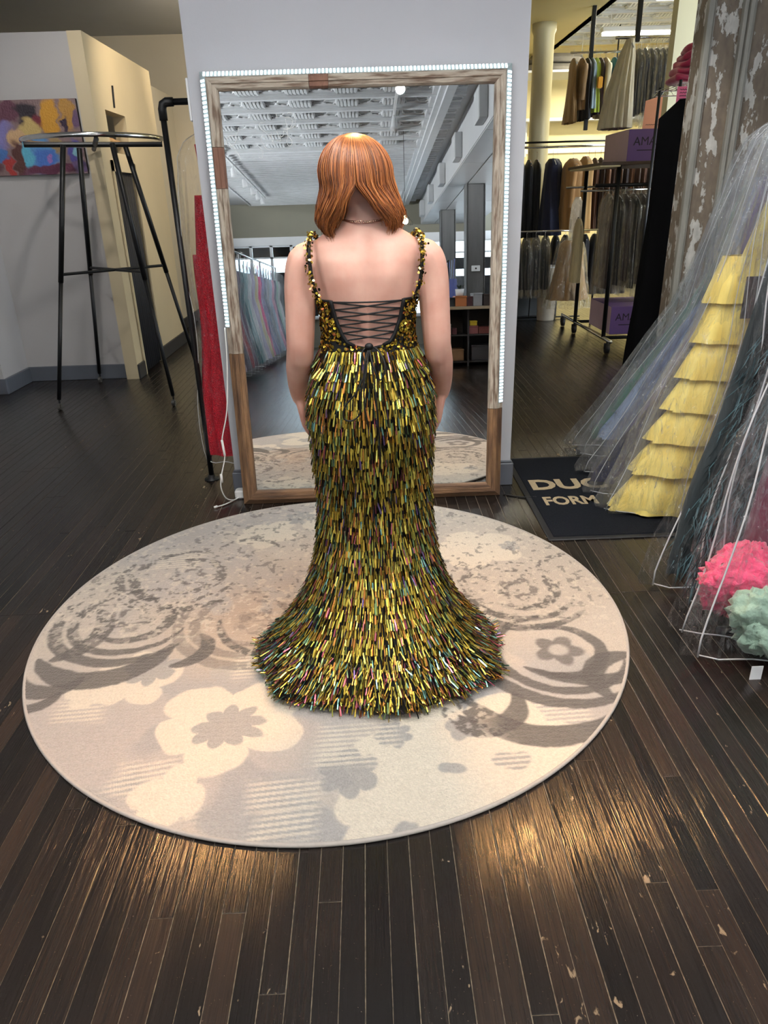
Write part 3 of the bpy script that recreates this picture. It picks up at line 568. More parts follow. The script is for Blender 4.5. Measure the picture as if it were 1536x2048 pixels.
MB().bbox((.875, 3.12, .004), (2.22, 4.255, .013), .003).build('carpet_field', pm('black_mat_pile', srgb(26, 29, 36), .9, var=.3, vscale=160, bump=.8, bscale=200, spec=.15), mat_)
M_tan = pm('tan_lettering', srgb(176, 158, 126), .9, var=.2, vscale=120)
text('lettering', 'DUC', .205, Matrix.Translation((.90, 3.73, .0132)) @ Matrix.Diagonal((1., 1., 1, 1)), M_tan, mat_, bold=.008)
text('lettering', 'FORM', .155, Matrix.Translation((.925, 3.505, .0132)) @ Matrix.Diagonal((.72, 1., 1, 1)), M_tan, mat_, bold=.0045)

# ================================================================== PERSON (seen from behind, facing the mirror)
PX, PY = .0, 2.2
def capsule(b, pts, rs, n=14):
    b.tube(smooth_path(pts, 4), list(np.interp(np.linspace(0, 1, (len(pts)-1)*4+1), np.linspace(0, 1, len(pts)), rs)), n)
    b.ball(pts[0], rs[0], n, 8); b.ball(pts[-1], rs[-1], n, 8)
TORSO = [(.80, .0, .165, .11, .10), (.90, .0, .180, .128, .105), (.98, 0, .178, .128, .10), (1.06, 0, .158, .106, .098), (1.13, 0, .135, .09, .097), (1.18, 0, .132, .088, .103), (1.24, 0, .138, .092, .118), (1.29, 0, .145, .096, .135), (1.34, 0, .153, .097, .118), (1.385, 0, .162, .092, .095), (1.42, 0, .158, .080, .078), (1.443, 0, .138, .070, .066), (1.46, .002, .108, .064, .060), (1.478, .004, .078, .060, .054), (1.50, .006, .058, .056, .050), (1.54, .010, .053, .054, .050), (1.58, .018, .052, .056, .055)]
body = MB(); NA = 44
zs = np.concatenate([np.linspace(.80, 1.58, 60)]); rings = []
for z in zs:
    yc, hw, db, df = interp(z, TORSO); R = []
    for k in range(NA):
        a = 2*PI*k/NA; x = hw*math.copysign(abs(math.sin(a))**.86, math.sin(a)); c = math.cos(a); d = db if c > 0 else df
        y = yc-d*math.copysign(abs(c)**.80, c)
        if c > 0:
            y += .010*math.exp(-(x/.016)**2)*math.exp(-((z-1.22)/.20)**2)                      # spine furrow
            for s in (-1, 1): y -= .009*math.exp(-((x-s*.075)/.040)**2)*math.exp(-((z-1.345)/.06)**2)   # shoulder blades
        if c < 0 and z > 1.15 and z < 1.4:
            for s in (-1, 1): y += .02*math.exp(-((x-s*.068)/.045)**2)*math.exp(-((z-1.285)/.05)**2)
        R.append((x, y, z))
    rings.append(R)
body.loft(rings, cap=True)
for s in (-1, 1):
    capsule(body, [(s*.085, 0, .86), (s*.088, .005, .66), (s*.083, .0, .50), (s*.080, -.012, .34), (s*.076, -.008, .14), (s*.074, -.008, .10)], [.098, .082, .060, .058, .040, .036])
    capsule(body, [(s*.075, -.03, .085), (s*.078, .03, .055), (s*.082, .10, .03), (s*.084, .14, .028)], [.034, .032, .026, .018])
    capsule(body, [(s*.150, 0, 1.388), (s*.180, -.004, 1.375), (s*.196, -.008, 1.32), (s*.202, -.012, 1.235), (s*.208, -.016, 1.15), (s*.212, -.004, 1.10)], [.050, .053, .048, .046, .043, .041])
    capsule(body, [(s*.212, -.008, 1.12), (s*.222, .02, 1.065), (s*.232, .055, 1.005), (s*.234, .082, .955)], [.042, .041, .033, .025])
    W0 = Vector((s*.234, .082, .955)); dn = Vector((-s*.20, .16, -.96)).normalized(); ac = Vector((0, .97, .23)); pin = Vector((-s, 0, 0))
    for k in range(4):
        o = (k-1.5)*.0185; kn = W0+dn*.088+ac*o-pin*(.003*abs(k-1.5))
        capsule(body, [tuple(W0+ac*o*.5), tuple(W0+dn*.045+ac*o*.9), tuple(kn)], [.015, .0145, .0115], 10)
        Ls = (.068, .078, .073, .058)[3-k]; f1 = kn+(dn*.95+pin*.15).normalized()*Ls*.46; f2 = f1+(dn*.85+pin*.5).normalized()*Ls*.30; f3 = f2+(dn*.7+pin*.7).normalized()*Ls*.24
        capsule(body, [tuple(kn), tuple(f1), tuple(f2), tuple(f3)], [.0100, .0090, .0082, .0070], 10)
    th = [W0+dn*.018+ac*.022, W0+dn*.05+ac*.044+pin*.008, W0+dn*.078+ac*.050+pin*.014, W0+dn*.10+ac*.046+pin*.02]
    capsule(body, [tuple(p) for p in th], [.014, .0125, .0105, .0085], 10)
HC = Vector((-.018, .022, 1.597))
body.ball(tuple(HC), (.073, .090, .103), 28, 18)
body.ball((HC.x, HC.y+.028, 1.535), (.053, .062, .050), 20, 12)                     # jaw
body.ball((HC.x, HC.y+.070, 1.500), (.020, .018, .016), 12, 8)                      # chin
capsule(body, [(HC.x, HC.y+.086, 1.598), (HC.x, HC.y+.100, 1.572), (HC.x, HC.y+.104, 1.560)], [.008, .011, .012], 10)
for s in (-1, 1):
    body.ball((HC.x+s*.012, HC.y+.096, 1.556), (.009, .009, .007), 8, 6)
    body.ball((HC.x+s*.031, HC.y+.080, 1.612), (.024, .012, .006), 10, 6)            # brow
    body.ball((HC.x+s*.036, HC.y+.066, 1.562), (.022, .018, .018), 10, 6)            # cheek
    body.ball((HC.x+s*.074, HC.y+.000, 1.575), (.007, .020, .030), 10, 8)            # ear
body.ball((HC.x, HC.y+.089, 1.531), (.021, .008, .0055), 12, 6); body.ball((HC.x, HC.y+.087, 1.521), (.017, .009, .006), 12, 6)
tmp = bpy.data.objects.new('tmp', body.mesh('tmp')); COL.objects.link(tmp)
md = tmp.modifiers.new('r', 'REMESH'); md.mode = 'VOXEL'; md.voxel_size = .0052; md.use_smooth_shade = True
ms = tmp.modifiers.new('s', 'SMOOTH'); ms.factor = .5; ms.iterations = 5
bpy.context.view_layer.update()
bme = bpy.data.meshes.new_from_object(tmp.evaluated_get(bpy.context.evaluated_depsgraph_get())); bpy.data.objects.remove(tmp)
bme.polygons.foreach_set('use_smooth', [True]*len(bme.polygons)); bme.name = 'person'
M_skin = pm('fair_skin', srgb(204, 162, 146), .52, col2=srgb(192, 142, 126), vscale=14, sss=.12, bump=.03, bscale=250, ramp=(.3, .75))
bme.materials.clear(); bme.materials.append(M_skin)
person = bpy.data.objects.new('person', bme); COL.objects.link(person); person.location = (PX, PY, .012)
tag(person, 'woman with long red hair standing on round rug in open-back gold sequin gown', 'person')
def pbuild(b, name, mat, parent=person, smooth=True):    # body coordinates -> child of the person
    me = b.mesh(name, (0, 0, 0), smooth); me.materials.append(mat); o = bpy.data.objects.new(name, me); COL.objects.link(o); o.parent = parent; return o
for s in (-1, 1):
    ey = pbuild(MB().ball((HC.x+s*.031, HC.y+.078, 1.594), .0115, 14, 10), 'eye', pm('eye_white', srgb(235, 232, 228), .15))
    pbuild(MB().ball((HC.x+s*.031, HC.y+.0855, 1.594), (.005, .0042, .005), 10, 8), 'iris', pm('iris_brown', srgb(70, 50, 34), .1), ey)
    pbuild(MB().tube([(HC.x+s*(.012+.03*t), HC.y+.092-.012*t*t, 1.617+.006*math.sin(PI*t*.8)) for t in np.linspace(0, 1, 7)], [.002, .0032, .0036, .0034, .003, .0024, .001], 6), 'eyebrow', pm('brow_hair', srgb(140, 78, 40), .7))
pbuild(MB().ball((HC.x, HC.y+.0925, 1.5315), (.020, .006, .0045), 14, 8).ball((HC.x, HC.y+.0915, 1.5215), (.016, .007, .005), 14, 8), 'lips', pm('lip_colour', srgb(190, 100, 96), .4))

# ---- hair
def h_outer(z): return float(np.interp(z, [1.40, 1.44, 1.455, 1.47, 1.49, 1.52, 1.555, 1.585, 1.605], [.09, .108, .116, .122, .122, .112, .106, .1045, .104])) if z < 1.605 else .104*math.sqrt(max(0, 1-((z-1.605)/.104)**2))
def h_inner(z): return float(np.interp(z, [1.40, 1.47, 1.50, 1.535, 1.56, 1.578], [.08, .066, .056, .038, .016, 0.]))
def h_xc(z): return float(np.interp(z, [1.40, 1.50, 1.60, 1.72], [-.008, -.010, -.020, -.026]))
def h_B(z): return float(np.interp(z, [1.40, 1.46, 1.49, 1.52, 1.56, 1.605], [.085, .085, .098, .112, .118, .118])) if z < 1.605 else .118*math.sqrt(max(0, 1-((z-1.605)/.104)**2))
hair = MB(); rg = random.Random(3)
def strand(s, q, lay, zend, front):
    P = []; n = 17; ztop = 1.7088-.0012*rg.random(); ph = rg.gauss(0, .45)+q*3.4+(.8 if s > 0 else 0); jx, jy = rg.gauss(0, .005), rg.gauss(0, .004)
    for k in range(n):
        t = k/(n-1); z = ztop-(ztop-zend)*(t**1.25 if t > .0 else 0)
        A = h_outer(z)*lay; I = h_inner(z); x = I+(max(A, I+.004)-I)*q; B = h_B(z)*lay
        y = HC.y-.010 + (1 if front else -1)*B*math.sqrt(max(0, 1-q*q))*(.80 if front else 1)
        if z < 1.53 and not front: y += (1.53-z)*.35*q
        w = np.clip((1.62-z)/.13, 0, 1)
        x += w*(.008*math.sin((1.62-z)*46+ph))*(1+.3*q); y += w*.005*math.cos((1.62-z)*46+ph*1.3)
        P.append((h_xc(z)+s*x+jx*t, y+jy*t, z))
    r = rg.uniform(.0008, .0017); hair.tube(P, [r*(.6 if k == 0 else 1.)*(1 if k < n-3 else .35+.2*(n-1-k)) for k in range(n)], 3, cap=False, col=rg.choice(HCOL))
HCOL = [srgb(158, 92, 46), srgb(178, 108, 56), srgb(140, 78, 38), srgb(110, 60, 30), srgb(196, 126, 70), srgb(166, 98, 50), srgb(124, 70, 34), srgb(90, 48, 26)]
for k in range(3200):
    s = rg.choice((-1, 1)); q = rg.random()**.85; fr = rg.random() < .16 and q > .45
    ze = (rg.gauss(1.470, .017) if q > .45 else rg.gauss(1.482+.05*(.45-q), .016))-(.012 if s < 0 else 0)-(.06 if fr else 0)
    strand(s, q, rg.uniform(.955, 1.0), ze, fr)
for k in range(26): strand(rg.choice((-1, 1)), rg.uniform(.6, 1), 1.03, rg.uniform(1.44, 1.5), False)   # fly-aways
cap = []                                                             # dense under-layer
for z in np.concatenate([[1.7084, 1.7075, 1.705], np.linspace(1.700, 1.47, 24)]):
    R = []
    for k in range(40):
        a = -PI*.62+2*PI*.62*k/39; q = abs(math.sin(a)) if abs(a) < PI/2 else 1.; s = 1 if a > 0 else -1
        I = h_inner(z); A = h_outer(z)*.93; B = h_B(z)*.93; x = I+(max(A, I+.002)-I)*q; y = HC.y-.010-B*math.cos(a)
        if z < 1.53: y += (1.53-z)*.35*q
        R.append((h_xc(z)+s*x, y, z))
    cap.append(R)
for i in range(len(cap)-1):
    for k in range(39):
        zz = cap[i][k][2]
        if zz < 1.585 and k in (19,): continue
        hair.add([cap[i][k], cap[i][k+1], cap[i+1][k+1], cap[i+1][k]], [(0, 1, 2, 3)], srgb(140, 62, 22))
ho = pbuild(hair, 'hair', pm('red_hair', (1, 1, 1), .42, attr='col', var=.3, vscale=6, aniso=.4, spec=.55)); ho['label'] = 'long wavy copper red hair'

# ---- necklace
nk = MB()
for k in range(34):
    a = -1.25+2.5*k/33; x = .069*math.sin(a); y = .004-.0665*math.cos(a); z = 1.494-.010*math.cos(a)
    nk.tube([(x+.0030*math.cos(b)*math.cos(a), y+.0030*math.cos(b)*math.sin(a), z+.0026*math.sin(b)) for b in np.linspace(0, 2*PI, 7)[:-1]], .0013, 5, closed=True)
pbuild(nk, 'necklace', pm('rose_gold', (.75, .48, .36), .25, metal=1.))

# ---- gown
GOWN = [(1.275, .150, .104, .176, 0), (1.22, .142, .099, .160, 0), (1.165, .140, .096, .126, 0), (1.12, .150, .108, .112, 0), (1.06, .174, .132, .112, 0), (.98, .192, .150, .116, 0), (.90, .195, .150, .116, 0), (.80, .190, .138, .114, 0), (.70, .185, .126, .114, 0), (.60, .184, .120, .118, 0), (.50, .194, .130, .128, 0), (.40, .212, .152, .145, 0), (.30, .245, .195, .175, 0), (.22, .285, .240, .205, 0), (.15, .335, .285, .23, 0), (.09, .385, .325, .25, 0), (.045, .425, .350, .26, 0), (.022, .445, .362, .265, 0)]
M_black = pm('black_stretch_net', srgb(9, 9, 10), .7, spec=.25, var=.3, vscale=60)
def gpt(a, z, off=0.):
    hw, db, df, yc = interp(z, GOWN); c = math.cos(a); d = db if c > 0 else df
    wob = 1+.035*np.clip((.45-z)/.45, 0, 1)*math.sin(7*a+.6)+.02*np.clip((.3-z)/.3, 0, 1)*math.sin(13*a)
    return Vector(((hw*wob+off)*math.copysign(abs(math.sin(a))**.92, math.sin(a)), yc-(d*wob+off)*math.copysign(abs(c)**.88, c), z))
def a_open(z):   # lace-up opening half-angle at the back
    op = float(np.interp(z, [1.143, 1.15, 1.175, 1.22, 1.275], [0.0, .052, .070, .088, .100])); return math.asin(min(.95, op/interp(z, GOWN)[0]))**1.0
gown = MB(); zz = np.concatenate([np.linspace(1.143, .3, 50), np.linspace(.29, .022, 26)])
gown.loft([[tuple(gpt(2*PI*k/96, z)) for k in range(96)] for z in zz])
bz = np.linspace(1.275, 1.143, 14); R = []
for z in bz:
    a0 = a_open(z); R.append([])
    for k in range(81):
        a = a0+(2*PI-2*a0)*k/80; p = gpt(a, z); f = np.clip(-math.cos(a), 0, 1); p.z += .062*f*np.clip((z-1.143)/.132, 0, 1)
        R[-1].append(tuple(p))
gown.loft(R, closed=False)
go = pbuild(gown, 'gown', M_black); go['label'] = 'floor length gown covered in iridescent gold sequin fringe'
PAL = [(srgb(198, 170, 66), .27), (srgb(224, 204, 98), .17), (srgb(176, 144, 56), .20), (srgb(160, 158, 72), .10), (srgb(206, 136, 66), .10), (srgb(118, 142, 96), .04), (srgb(126, 178, 166), .02), (srgb(176, 92, 104), .035), (srgb(104, 82, 124), .02), (srgb(30, 27, 18), .07)]
PC = [p[0] for p in PAL]; PWt = [p[1] for p in PAL]
M_seq = pm('iridescent_sequin', (1, 1, 1), .27, metal=.88, attr='col', var=.0, film=0.)
# arc-length rows down the back
zf = np.linspace(1.13, .022, 900); hwf = np.array([interp(z, GOWN)[0]+interp(z, GOWN)[1] for z in zf])*.5
ds = np.sqrt(np.diff(zf)**2+np.diff(hwf)**2); S = np.concatenate([[0], np.cumsum(ds)])
rowz = [float(np.interp(s, S, zf)) for s in np.arange(0.0, S[-1]-.004, .0265)]
fr = MB(); cand = []; rg = random.Random(11)
for ri, z in enumerate(rowz):
    hw, db, df, _ = interp(z, GOWN); per = PI*(3*(hw+(db+df)/2)-math.sqrt((3*hw+(db+df)/2)*(hw+3*(db+df)/2))); nn = int(per/.0037)
    for k in range(nn):
        a = 2*PI*(k+rg.random()*.6)/nn
        if rg.random() < .08: continue
        z1 = max(.022, z+rg.uniform(-.002, .002)); p = gpt(a, z1, .003); zl = max(.021, z1-.012); q = gpt(a, zl, .003); a2 = gpt(a+.02, z1, .003)
        T = (q-p); T = T.normalized() if T.length > 1e-5 else Vector((math.sin(a), -math.cos(a), 0))
        if z1 < .034: T = Vector((math.sin(a), -math.cos(a), -.02)).normalized()
        Sd = (a2-p).normalized(); N = Sd.cross(T).normalized()
        if N.dot(Vector((math.sin(a), -math.cos(a), .2))) < 0: N = -N
        cand.append((p, T, Sd, N, a, z1))
rg.shuffle(cand)
parts = [c for c in cand if abs((c[4]+PI) % (2*PI)-PI) < 1.0 and .10 < c[5] < 1.06][:285]; pset = set(id(c) for c in parts)
def strip_pts(c, L, w, al, tw, bend):
    p, T, Sd, N = c[:4]; D = (T*math.cos(al)+N*math.sin(al)+Sd*tw).normalized(); Wd = (Sd*math.cos(bend)+N*math.sin(bend)).normalized()*w/2
    m1 = p+D*L*.5+N*.0015; e1 = p+D*L*.92+N*.002; e2 = p+D*L
    return [p-Wd*.7, p+Wd*.7, m1+Wd, m1-Wd, e1+Wd, e1-Wd, e2+Wd*.4, e2-Wd*.4]
for c in cand:
    if id(c) in pset: continue
    side = abs(math.sin(c[4])); wts = list(PWt); wts[5] *= 1+8*side**2; wts[6] *= 1+7*side**2; wts[7] *= 1+3*side**2; wts[8] *= 1+4*side**2  # grazing sheen put into the colour: greener and rosier towards the sides
    if c[5] < .16: wts[6] *= 3; wts[7] *= 3; wts[4] *= 1.5
    col = rg.choices(PC, wts)[0]; k = rg.uniform(.40, 1.2); col = tuple(min(1, x*k) for x in col)
    al = rg.uniform(.0, .34) if c[5] > .16 else rg.uniform(.05, .5)
    fr.add(strip_pts(c, rg.uniform(.035, .043) if c[5] > .06 else rg.uniform(.02, .04), rg.uniform(.0028, .0048), al, rg.gauss(0, .075 if c[5] > .2 else .24), rg.gauss(0, .55)), [(0, 1, 2, 3), (3, 2, 4, 5), (5, 4, 6, 7)], col)
fo = pbuild(fr, 'sequin_fringe', M_seq, go, False); fo['kind'] = 'stuff'
sm = MB().add([(-.0018, 0, 0), (.0018, 0, 0), (.0027, .0012, -.021), (-.0027, .0012, -.021), (.0027, .001, -.038), (-.0027, .001, -.038), (.0012, 0, -.041), (-.0012, 0, -.041)], [(0, 1, 2, 3), (3, 2, 4, 5), (5, 4, 6, 7)]).mesh('sequin')
M_seq2 = bpy.data.materials.new('iridescent_sequin_single'); M_seq2.use_nodes = True; n = M_seq2.node_tree.nodes; l = M_seq2.node_tree.links; b = n['Principled BSDF']
oi = n.new('ShaderNodeObjectInfo'); rp = n.new('ShaderNodeValToRGB'); rp.color_ramp.interpolation = 'CONSTANT'; l.new(oi.outputs['Random'], rp.inputs[0]); l.new(rp.outputs[0], b.inputs['Base Color'])
acc = 0
for i, (c, w) in enumerate(PAL):
    e = rp.color_ramp.elements[i] if i < 2 else rp.color_ramp.elements.new(min(.999, acc)); e.position = min(.999, acc); e.color = tuple(c)+(1,); acc += w
b.inputs['Metallic'].default_value = .80; b.inputs['Roughness'].default_value = .30
sm.materials.append(M_seq2)
for c in parts:
    p, T, Sd, N = c[:4]; al = rg.uniform(.10, .30); D = (T*math.cos(al)+N*math.sin(al)+Sd*rg.gauss(0, .12)).normalized(); X_ = D.cross(N).normalized(); Y_ = X_.cross(D)
    Mx = Matrix((X_, Y_, D*-1)).transposed(); o = inst('sequin', sm, None, p+N*.001, Mx.to_euler()); o.parent = go
# bodice sequins and shoulder straps
bo = MB()
for k in range(2600):
    z = rg.uniform(1.12, 1.278); a0 = a_open(z)+.05 if z > 1.143 else 0; a = rg.uniform(a0, 2*PI-a0); p = gpt(a, min(z, 1.275), .003); f = np.clip(-math.cos(a), 0, 1); p.z += .062*f*np.clip((z-1.143)/.132, 0, 1)
    N = Vector((math.sin(a), -math.cos(a), 0))+Vector((rg.gauss(0, .35), rg.gauss(0, .35), rg.gauss(0, .35))); N.normalize(); U = N.orthogonal().normalized(); V_ = N.cross(U); r = rg.uniform(.0032, .0052)
    bo.add([p+(U*math.cos(b)+V_*math.sin(b))*r for b in np.linspace(0, 2*PI, 7)[:-1]], [(0, 1, 2, 3, 4, 5)], rg.choices([srgb(180, 156, 52), srgb(214, 190, 84), srgb(140, 112, 36), srgb(178, 96, 56), srgb(24, 22, 16)], [5, 3, 4, 1, 2])[0])
b2_ = pbuild(bo, 'bodice_sequins', M_seq, go, False); b2_['kind'] = 'stuff'
for s in (-1, 1):
    path = smooth_path([(s*.138, -.068, 1.276), (s*.152, -.086, 1.32), (s*.158, -.086, 1.37), (s*.160, -.072, 1.415), (s*.157, -.040, 1.443), (s*.150, 0.0, 1.452), (s*.140, .05, 1.435), (s*.125, .100, 1.39), (s*.105, .140, 1.335)], 5)
    st = pbuild(MB().tube(path, .0055, 8), 'strap', M_black, go); sb = MB()
    for k in range(300):
        p = path[rg.randrange(len(path)-1)]+Vector((rg.gauss(0, .005), rg.gauss(0, .003), rg.gauss(0, .003))); N = Vector((rg.gauss(s*.4, .6), rg.gauss(-.6, .5), rg.gauss(.3, .6))).normalized(); U = N.orthogonal().normalized(); V_ = N.cross(U); r = rg.uniform(.0032, .0052); p = p+N*.005
        sb.add([p+(U*math.cos(b)+V_*math.sin(b))*r for b in np.linspace(0, 2*PI, 7)[:-1]], [(0, 1, 2, 3, 4, 5)], rg.choices([srgb(190, 164, 60), srgb(216, 190, 110), srgb(120, 92, 32), srgb(200, 150, 100), srgb(30, 26, 18)], [5, 3, 4, 2, 2])[0])
    x = pbuild(sb, 'strap_sequins', M_seq, go, False); x['kind'] = 'stuff'
# black binding and cross lacing
def edge(s, z): a = a_open(z); p = gpt(s*a, z, .003); return p
for s in (-1, 1):
    pbuild(MB().tube([tuple(edge(s, z)) for z in np.linspace(1.276, 1.148, 14)], .0055, 8), 'binding', M_black, go)
    pbuild(MB().tube([tuple(gpt(s*a, 1.275, .003)) for a in np.linspace(a_open(1.275), 1.5, 14)], .0035, 6), 'binding', M_black, go)
zl = [1.272, 1.250, 1.228, 1.206, 1.184, 1.163]; M_lace = pm('black_satin_cord', srgb(9, 9, 10), .55, spec=.3)
def span(p, q):
    out = []
    for t in np.linspace(0, 1, 9): v = p.lerp(q, t); yb = interp(v.z, GOWN)[1]; v.y = min(v.y, -yb*max(.0, 1-(v.x/.15)**2)**.5-.001) if abs(v.x) < .14 else v.y; out.append(tuple(v))
    return out
pbuild(MB().tube(span(edge(-1, zl[0]), edge(1, zl[0])), .0025, 6), 'lace', M_lace, go)
for i in range(5):
    for s in (-1, 1): pbuild(MB().tube(span(edge(s, zl[i]), edge(-s, zl[i+1])), .0025, 6), 'lace', M_lace, go)
bow = [[(0, -.115, 1.150), (-.02, -.122, 1.135), (-.012, -.128, 1.09), (-.040, -.150, 1.03), (-.075, -.158, .99), (-.082, -.160, .955), (-.060, -.160, .945), (-.035, -.160, .965), (-.030, -.158, 1.02), (-.012, -.140, 1.08), (0, -.12, 1.147)],
       [(0, -.115, 1.150), (.025, -.125, 1.14), (.045, -.140, 1.10), (.030, -.146, 1.06), (.010, -.140, 1.10), (0, -.12, 1.147)],
       [(0, -.118, 1.148), (.012, -.146, 1.05), (.018, -.163, .95), (.022, -.163, .86), (.018, -.158, .78)], [(0, -.118, 1.148), (-.015, -.130, 1.10), (-.020, -.160, 1.0), (-.010, -.165, .92)]]
for p in bow: pbuild(MB().tube(smooth_path([(a, b_-.020*min(1, max(0, (1.147-c)/.03)), c) for a, b_, c in p], 5), .0026, 6), 'bow_cord', M_lace, go)
pbuild(MB().ball((0, -.122, 1.149), (.013, .010, .011), 10, 8), 'knot', M_lace, go)

# ================================================================== LAMPS
M_bulb = pm('warm_bulb_lit', (1, .8, .5), .3, emit=(1.0, .72, .40), estr=18.)
M_spot = pm('spot_lens_lit', (1, 1, 1), .3, emit=(1.0, .97, .92), estr=14.)
def spot_lamp(loc, aim, power, color, size=1.0, blend=.6, rad=.05):
    d = bpy.data.lights.new('spot_light', 'SPOT'); d.energy = power; d.color = color; d.spot_size = size; d.spot_blend = blend; d.shadow_soft_size = rad
    o = bpy.data.objects.new('spot_light', d); COL.objects.link(o); o.location = loc; o.rotation_euler = (Vector(aim)-Vector(loc)).to_track_quat('-Z', 'Y').to_euler()
def track(label, x, y0, y1, heads, power, color=(1, .96, .9), tilt=(0, 0)):
    t = thing('track_light', label, 'track light', (x, (y0+y1)/2, H))
    MB().box((x-.018, y0, H-.10), (x+.018, y1, H-.07)).build('rail', M_white, t)
    for y in np.linspace(y0+.1, y1-.1, 4): MB().cyl((x, y, H-.075), (x, y, H-.001), .008, 8).build('hanger_rod', M_white, t)
    for (y, aim) in heads:
        p = Vector((x, y, H-.22)); d = (Vector(aim)-p).normalized()
        h = MB().cyl((x, y, H-.10), (x, y, H-.20), .01, 8).tube([p-d*.09, p-d*.07, p+d*.04, p+d*.06], [.02, .04, .052, .055], 14).build('head', M_white, t, True)
        MB().cyl(p+d*.052, p+d*.056, .05, 14).build('lens', M_spot, h)
        spot_lamp(p+d*.075, aim, power, color, 1.5, .8, .05)
track('white ceiling track light above the long row of bagged gowns', -2.3, -10.4, -4.6, [(-6.3, (-1.9, -6.0, .8)), (-7.5, (-1.9, -7.3, .8)), (-8.5, (-1.9, -8.3, .8)), (-9.2, (-1.9, -9.0, .8)), (-9.9, (-1.9, -9.9, .8))], 110)
track('white ceiling track light over the middle of the shop', .45, -4.2, 2.0, [(-3.1, (.2, -2.2, 0)), (-1.27, (.3, 1.2, .6)), (.5, (-.1, 2.4, .4)), (1.6, (-.5, 3.0, .2))], 72)  # nearer heads, out of view, added to light the person
track('white ceiling track light over the aisle near the fitting rooms', -1.9, .2, 6.2, [(1.0, (-.6, 2.6, .6)), (3.6, (-2.6, 6.8, 1.4)), (5.4, (-2.4, 7.2, 1.8))], 60)
track('white ceiling track light near the rear taupe wall', -.9, 6.4, 10.0, [(7.2, (-2.3, 8.2, 2.3)), (8.4, (-3.2, 11.0, 2.6)), (9.6, (-1.2, 11.0, 2.0))], 130, (1, .84, .62))
track('white ceiling track light above the gown rack', 1.1, -.4, 4.4, [(.2, (1.5, 2.6, .6)), (2.2, (1.7, 3.4, .7)), (3.9, (2.3, 5.0, 1.9))], 100)  # last head added to brighten the pillar
def pendant(label, x, y, z, power):
    t = thing('pendant_lamp', label, 'lamp', (x, y, H))
    MB().cyl((x, y, z+.16), (x, y, H-.02), .004, 6).build('cord', M_blackmetal, t); MB().lathe([(.05, -.02), (.05, 0)], 16, (x, y, H)).build('canopy', M_blackmetal, t)
    MB().lathe([(.012, .17), (.024, .16), (.026, .09), (.03, .085)], 14, (x, y, z)).build('socket', M_blackmetal, t, True)
    cg = MB()
    for k in range(8):
        a = 2*PI*k/8; cg.tube([(x+.028*math.cos(a), y+.028*math.sin(a), z+.09), (x+.11*math.cos(a), y+.11*math.sin(a), z-.02), (x+.12*math.cos(a), y+.12*math.sin(a), z-.06)], .0025, 5)
    for r, q in ((.07, .033), (.12, -.06)): cg.tube([(x+r*math.cos(a), y+r*math.sin(a), z+q) for a in np.linspace(0, 2*PI, 20, endpoint=False)], .0028, 5, closed=True)
    cg.build('cage_shade', M_blackmetal, t)
    MB().lathe([(.010, .085), (.020, .06), (.032, .02), (.030, -.01), (.015, -.03), (.003, -.035)], 14, (x, y, z)).build('bulb', M_bulb, t, True)
    d = bpy.data.lights.new('bulb_light', 'POINT'); d.energy = power; d.color = (1, .66, .34); d.shadow_soft_size = .045; o = bpy.data.objects.new('bulb_light', d); COL.objects.link(o); o.location = (x, y, z)
pendant('black wire cage pendant lamp with warm bulb hanging in the middle of the shop', .63, -4.2, 2.28, 14)
wlp = thing('added_wall_lamp', 'added warm linear glare lamp above the standing mirror', 'lamp', (.08, 3.86, 2.84))  # unseen lamp, added for the warm glare on the floor
MB().bbox((-.40, 3.74, 2.80), (.48, 3.79, 2.88), .006).build('housing', M_blackmetal, wlp)
for x in (-.2, .4): MB().cyl((x, 3.78, 2.84), (x, 3.862, 2.84), .012, 8).build('bracket', M_blackmetal, wlp)
MB().add([(-.38, 3.738, 2.81), (.46, 3.738, 2.81), (.46, 3.738, 2.87), (-.38, 3.738, 2.87)], [(0, 1, 2, 3)]).build('diffuser', pm('warm_diffuser_lit', (1, .8, .5), .3, emit=(1, .66, .34), estr=3.), wlp)
area_light('wall_glare_light', (.04, 3.725, 2.82), (.04, 1.0, 0), 21, .72, (1, .52, .19), .07, spread=75)
M_tube = pm('fluorescent_tube_lit', (1, 1, 1), .3, emit=(1.0, .96, .82), estr=9.)
def fluoro(label, x, y, z, L, power, along='x'):
    t = thing('fluorescent_lamp', label, 'lamp', (x, y, z+.2))
    a = (L/2, .07) if along == 'x' else (.07, L/2)
    MB().bbox((x-a[0], y-a[1], z+.02), (x+a[0], y+a[1], z+.08), .01).build('housing', M_white, t)
    for k in (-1, 1): MB().cyl((x+k*a[0]*.8, y+k*(a[1]*.8 if along == 'y' else 0), z+.08), (x+k*a[0]*.8, y+k*(a[1]*.8 if along == 'y' else 0), 3.89), .006, 6).build('chain', M_white, t)
    for k in (-1, 1):
        p, q = ((x-a[0]*.96, y+k*.035, z), (x+a[0]*.96, y+k*.035, z)) if along == 'x' else ((x+k*.035, y-a[1]*.96, z), (x+k*.035, y+a[1]*.96, z))
        MB().cyl(p, q, .018, 10).build('tube', M_tube, t, True)
    area_light('fluorescent_light', (x, y, z-.03), (x, y, 0), power, L if along == 'x' else .14, (1, .94, .74), .14 if along == 'x' else L)
fluoro('long fluorescent ceiling lamp above the hanging black garment covers', 4.05, 11.75, 3.6, 1.25, 85)
fluoro('fluorescent ceiling lamp nearest the cream wall in the stock room', 4.1, 9.9, 3.62, 1.2, 85)
fluoro('small fluorescent lamp low behind the upper clothes rail', 4.1, 13.4, 3.35, 1.2, 70)
